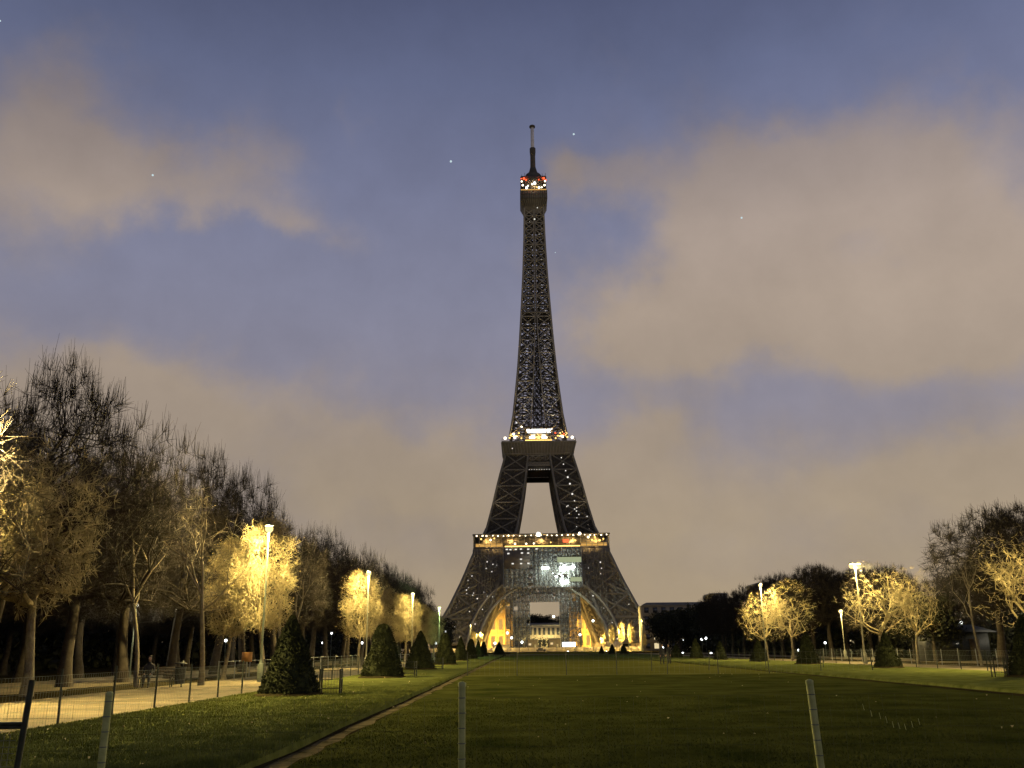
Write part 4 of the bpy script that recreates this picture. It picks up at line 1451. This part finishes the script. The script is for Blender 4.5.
def fence(name, label, p0, p1, n, h, mt, base_z, rpost=.028, mesh=.1, wire_r=.0028, mesh_step=None, tilt=.03, top_bar=False, seed=1):
    r_ = random.Random(seed)
    t = thing(name, label, 'fence', (*p0, base_z))
    p0, p1 = np.array(p0), np.array(p1)
    d = p1 - p0
    L = np.linalg.norm(d)
    u = d / L
    for i in range(n):
        q = u * L * i / (n - 1)
        lx = r_.gauss(0, tilt)
        MB().segs([[q[0], q[1], -.05, q[0] + lx, q[1], h * r_.uniform(.97, 1.05), rpost, rpost * .95]], 6).obj('post', M[mt], t)
    sg = []
    if mesh:
        k = int(L / mesh)
        for i in range(k):
            q = u * (i + .5) * mesh
            sg.append([q[0], q[1], .03, q[0], q[1], h * .9, wire_r, wire_r])
        nz = int(h * .9 / (mesh * 1.3))
        for i in range(nz + 1):
            z = .03 + (h * .9 - .03) * i / nz
            for j in range(n - 1):
                a, b = u * L * j / (n - 1), u * L * (j + 1) / (n - 1)
                sg.append([a[0], a[1], z, b[0], b[1], z, wire_r, wire_r])
    if top_bar:
        sg.append([0, 0, h * .95, d[0], d[1], h * .95, .02, .02])
    if sg:
        MB().segs(sg, 3).obj('wire_mesh', M['wire'], t)
    return t


fence('path_fence', 'wire mesh fence with dark posts between the left path and the grass bank', (-10.0, 15.6), (-9.9, 64.3), 19, 1.12, 'post_dark', .12, mesh=.12, wire_r=.003)
fence('path_fence', 'pale railed far stretch of fence along the left path beyond the second cone', (-9.9, 67), (-9.7, 118), 18, 1.12, 'steel', .1, mesh=0, top_bar=True, seed=3)
fence('path_fence', 'pale rail fence along the far side of the left path under the trees', (-17.6, 56), (-17.6, 104), 16, 1.05, 'steel', 0, mesh=0, top_bar=True, seed=4)
fence('bank_fence', 'wire fence of thin dark posts along the path on the right bank', (26.1, 38), (26.1, 118), 26, 1.15, 'post_dark', .1, mesh=0, top_bar=False, seed=5)
fence('bank_fence', 'green mesh fence behind the right hand path', (33.5, 50), (33.5, 118), 24, 1.2, 'steel', 0, mesh=.25, wire_r=.006, seed=6)
fence('lawn_fence', 'line of dark stakes and thin wire crossing the lawn', (-3.2, 58.5), (20.8, 57.0), 9, 1.35, 'post_dark', 0, mesh=.3, wire_r=.003, tilt=.05, seed=7)
fence('lawn_fence', 'second sparser line of stakes crossing the lawn behind the first', (9, 66), (24.5, 65.5), 5, 1.3, 'post_dark', 0, mesh=0, tilt=.05, seed=8)

# near wire fence with three pale posts
nf_ = thing('near_fence', 'thin wire fence with three pale green posts in front of the camera', 'fence', (0, 8.2, 0))
for x, zt, lean_ in ((-3.5, 1.27, -.012), (-.495, 1.32, 0.0), (2.5, 1.31, .055)):
    m = MB()
    m.segs([[x, 0, 0, x - lean_, 0, zt, .031, .031]], 8)
    po = m.obj('post', M['post_pale'], nf_)
    MB().lathe((x - lean_, 0, zt), [(.033, -.03), (.034, .0), (.01, .012)], 8).obj('cap', M['post_pale'], po)
    m = MB()
    for z in np.arange(.12, zt - .03, .12):
        xx_ = x - lean_ * z / zt
        m.lathe((xx_, 0, z), [(.034, -.004), (.034, .004)], 8)
    m.obj('wire_tie', M['wire'], po)
sg = []
xa, xb = -6.2, 5.2
for x in np.arange(xa, xb, .11):
    sg.append([x, 0, .02, x, 0, 1.2, .0008, .0008])
for z in np.arange(.03, 1.21, .13):
    sg.append([xa, 0, z, xb, 0, z, .0008, .0008])
MB().segs(sg, 3).obj('wire_mesh', M['post_dark'], nf_)

m = MB()
for i, (px, z0_) in enumerate(((2.87, 1.12), (2.93, 1.07), (3.0, 1.05), (3.05, 1.02), (3.1, .98), (3.15, .97), (3.2, .96), (3.26, .98), (3.32, 1.0))):
    m.segs([[px, -.012, z0_, px + .008, -.012, z0_ - .05, .002, .002]], 5)
m.obj('wire_glints', M['post_pale'], nf_)  # short pale rods standing in for glints on the wire

# mesh gate panel at the lower left corner
g_ = thing('barrier_panel', 'dark mesh barrier panel with a leaning post in the lower left corner', 'barrier', (-4.36, 8.2, 0), 0)
MB().segs([[.13, 0, -.05, .2, 0, 1.38, .025, .025]], 8).obj('post', M['post_dark'], g_)
m = MB()
m.segs([[-2.2, -.1, 1.02, .17, 0, 1.03, .018, .018], [-2.2, -.1, .99, .17, 0, 1.0, .014, .014], [-2.2, -.1, .05, .14, 0, .5, .016, .016]], 6)
m.obj('rail', M['post_dark'], g_)
sg = []
for x in np.arange(-2.2, .15, .05):
    sg.append([x, -.05, .1, x, -.05, .94, .003, .003])
for z in np.arange(.1, .95, .05):
    sg.append([-2.2, -.05, z, .15, -.05, z, .003, .003])
MB().segs(sg, 3).obj('wire_mesh', M['wire'], g_)

# guard fences around the cones' feet
for i, (x, y, w_, lb) in enumerate([(-6.6, 33.6, .35, 'small dark guard cage beside the foot of the nearest left yew cone'), (-6.7, 72, .9, 'low wire guard at the foot of the third left yew cone'),
                                    (-6.9, 53.3, 1.1, 'thin wire guard before the second left yew cone'), (21.6, 43.6, .3, 'small dark guard cage left of the nearest right yew cone')]):
    t = thing('plant_guard', lb, 'guard', (x, y, .12), 0, 'wire guards at the yew cones')
    for a, b in ((-1, -1), (1, -1), (1, 1), (-1, 1)):
        MB().segs([[a * w_, b * w_ * .5, 0, a * w_, b * w_ * .5, .85, .03, .03]], 6).obj('post', M['post_dark'], t)
    sg = []
    for z in (.2, .5, .8):
        for (a, b), (c1_, c2_) in (((-1, -1), (1, -1)), ((1, -1), (1, 1)), ((1, 1), (-1, 1)), ((-1, 1), (-1, -1))):
            sg.append([a * w_, b * w_ * .5, z, c1_ * w_, c2_ * w_ * .5, z, .012, .012])
    for q in np.arange(-w_, w_, .1):
        sg.append([q, -w_ * .5, 0, q, -w_ * .5, .8, .006, .006])
    MB().segs(sg, 4).obj('wire_mesh', M['post_dark'], t)

# ------------------------------------------------------------------ bench, bin, seated person, shelter, signs
b = thing('park_bench', 'dark park bench under the leaning tree left of the path', 'bench', (-16.9, 44.6, .02), R(8))
m = MB()
for k_ in range(4):
    m.box((0, -.2 + k_ * .13, .45), (.85, .05, .018))
m.obj('seat', M['wood'], b)
m = MB()
for k_ in range(3):
    m.box((0, .27 + k_ * .03, .58 + k_ * .13), (.85, .015, .05))
m.obj('backrest', M['wood'], b)
for x in (-.7, .7):
    m = MB()
    m.bar((x, -.2, 0), (x, -.2, .44), .03).bar((x, .2, 0), (x, .35, .9), .03).bar((x, -.2, .4), (x, .22, .4), .025)
    m.obj('leg', M['post_dark'], b)
bn = thing('litter_bin', 'slim dark litter bin right of the park bench', 'bin', (-15.7, 44.4, .02))
MB().lathe((0, 0, 0), [(.22, .15), (.25, .85), (.26, .9), (.2, .9), (.2, .2)], 14).obj('basket', M['bin'], bn)
MB().bar((.0, .25, 0), (0, .25, 1.2), .03).obj('post', M['post_dark'], bn)
MB().lathe((0, 0, 0), [(.02, 1.12), (.29, 1.06), (.29, 1.02)], 14).obj('lid', M['bin'], bn)

# person seated on the bench, one continuous skinned body


def skin_body(name, joints, edges, radii, material, parent, sub=2):
    me = bpy.data.meshes.new(name)
    me.from_pydata(joints, edges, [])
    o = bpy.data.objects.new(name, me)
    C.objects.link(o)
    o.parent = parent
    sk = o.modifiers.new('skin', 'SKIN')
    sv = me.skin_vertices[0].data if me.skin_vertices else None
    if sv is None:
        bpy.context.view_layer.objects.active = o
        bpy.ops.mesh.customdata_skin_add()
        sv = me.skin_vertices[0].data
    for i, r in enumerate(radii):
        sv[i].radius = (r, r)
        sv[i].use_root = (i == 0)
    ss = o.modifiers.new('sub', 'SUBSURF')
    ss.levels = ss.render_levels = sub
    me.materials.append(material)
    return o


def person(label, loc, rz, seated, group=None):
    p = thing('person', label, 'person', loc, rz, group)
    if seated:
        J = [(0, 0, .52), (0, .03, .75), (0, .0, 1.0), (0, -.02, 1.1), (0, -.05, 1.2),
             (.17, 0, .98), (.24, -.08, .74), (.14, -.32, .66), (-.17, 0, .98), (-.24, -.08, .74), (-.14, -.32, .66),
             (.1, -.08, .52), (.12, -.48, .53), (.13, -.5, .1), (.13, -.64, .04), (-.1, -.08, .52), (-.12, -.48, .53), (-.13, -.46, .1), (-.13, -.6, .04)]
    else:
        J = [(0, 0, .95), (0, .01, 1.15), (0, .0, 1.4), (0, 0, 1.5), (0, -.01, 1.58),
             (.18, 0, 1.4), (.24, .0, 1.12), (.25, -.08, .86), (-.18, 0, 1.4), (-.24, .0, 1.12), (-.25, -.06, .86),
             (.09, 0, .9), (.11, -.02, .5), (.12, .03, .08), (.13, -.1, .04), (-.09, 0, .9), (-.13, .05, .5), (-.15, .12, .09), (-.15, .0, .04)]
    E_ = [(0, 1), (1, 2), (2, 3), (3, 4), (2, 5), (5, 6), (6, 7), (2, 8), (8, 9), (9, 10), (0, 11), (11, 12), (12, 13), (13, 14), (0, 15), (15, 16), (16, 17), (17, 18)]
    Rr = [.15, .14, .16, .065, .055, .07, .05, .035, .07, .05, .035, .095, .07, .045, .035, .095, .07, .045, .035]
    skin_body('body', J, E_, Rr, M['cloth'], p)
    hz = J[4][2] + .1
    hy_ = J[4][1] - .01
    hd = MB()
    hd.lathe((0, hy_, hz), [(.01, -.12), (.05, -.11), (.072, -.04), (.078, .03), (.07, .08), (.04, .115), (.01, .12)], 14)
    hd.box((0, hy_ - .082, hz - .01), (.011, .016, .018))
    hd.obj('head', M['skin'], p, smooth=True)
    MB().lathe((0, hy_ + .015, hz + .015), [(.082, -.05), (.086, .03), (.076, .09), (.045, .125), (.01, .13)], 14).obj('hair', M['hair'], p, smooth=True)
    for s__, j in ((1, 7), (-1, 10)):
        x, y, z = J[j]
        hm = MB().ball((x, y - .02, z - .05), .035, 8, 1.3)
        for q in range(4):
            hm.segs([[x + (q - 1.5) * .017, y - .035, z - .08, x + (q - 1.5) * .018, y - .045, z - .15 - .01 * (q in (1, 2)), .009, .007]], 5)
        hm.segs([[x - s__ * .03, y - .03, z - .05, x - s__ * .045, y - .055, z - .1, .01, .008]], 5)
        hm.obj('hand', M['skin'], p, smooth=True)
    return p


person('person in dark clothes sitting on the park bench left of the path', (-17.2, 44.55, .0), R(8), True)
person('person in dark clothes standing by the stakes, left of a pair', (13.1, 88.5, 0), .3, False, 'people standing on the lawn')
person('person in dark clothes standing by the stakes, right of a pair', (14.1, 91, 0), -.8, False, 'people standing on the lawn')

sh = thing('park_shelter', 'dark roofed kiosk behind the path under the right hand trees', 'kiosk', (41.5, 92, 0))
MB().box((0, 0, 1.3), (2.6, 1.8, 1.3)).obj('wall', M['bin'], sh)
MB().box((0, 0, 2.95), (3.3, 2.5, .35), taper=.45).obj('roof', M['bin'], sh)
MB().box((-.8, -1.86, 1.5), (.5, .04, .3)).obj('window', M['glass'], sh)
MB().box((1.2, -1.86, 1.0), (.45, .04, 1.0)).obj('door', M['wood'], sh)
t = thing('round_sign', 'round pale sign on a post between the right hand trees', 'sign', (51.9, 150, 0))
o = MB().lathe((0, 0, 0), [(.02, -.05), (.4, -.05), (.4, .05), (.02, .05)], 20).obj('panel', M['e_win'], t)
o.location = (0, -.1, 1.9)
o.rotation_euler = (R(90), 0, 0)
MB().bar((0, 0, 0), (0, 0, 2), .05).obj('post', M['steel'], t)
t = thing('orange_sign', 'small orange panel under the trees near the first left lamp', 'sign', (-16.4, 57.5, 0))
MB().box((0, 0, 1.25), (.3, .04, .28)).obj('panel', M['sign_orange'], t)
MB().bar((0, .06, 0), (0, .06, 1.0), .03).obj('post', M['steel'], t)

# ------------------------------------------------------------------ stars
for i, (a, e, s__, lb) in enumerate([(-4.4, 29.6, 8.0, 'bright pale star left of the tower top'), (4.2, 31.1, 7.0, 'bright pale star right of the tower mast'),
                                     (-23.7, 27.0, 7.0, 'pale star in the left hand cloud'), (15.1, 25.3, 7.0, 'pale star in the right hand cloud'),
                                     (2.7, 24.1, 3.2, 'faint star just right of the upper tower'), (-33.3, 33.1, 5.0, 'faint star at the top left corner')]):
    d = Vector((math.sin(R(a)) * math.cos(R(e)), math.cos(R(a)) * math.cos(R(e)), math.sin(R(e)))) * 9000
    o = MB().ball((0, 0, 0), s__ * 1.35, 8).obj('star', M['e_star'], loc=tuple(d))
    tag(o, lb, 'star', 'stars in the sky')
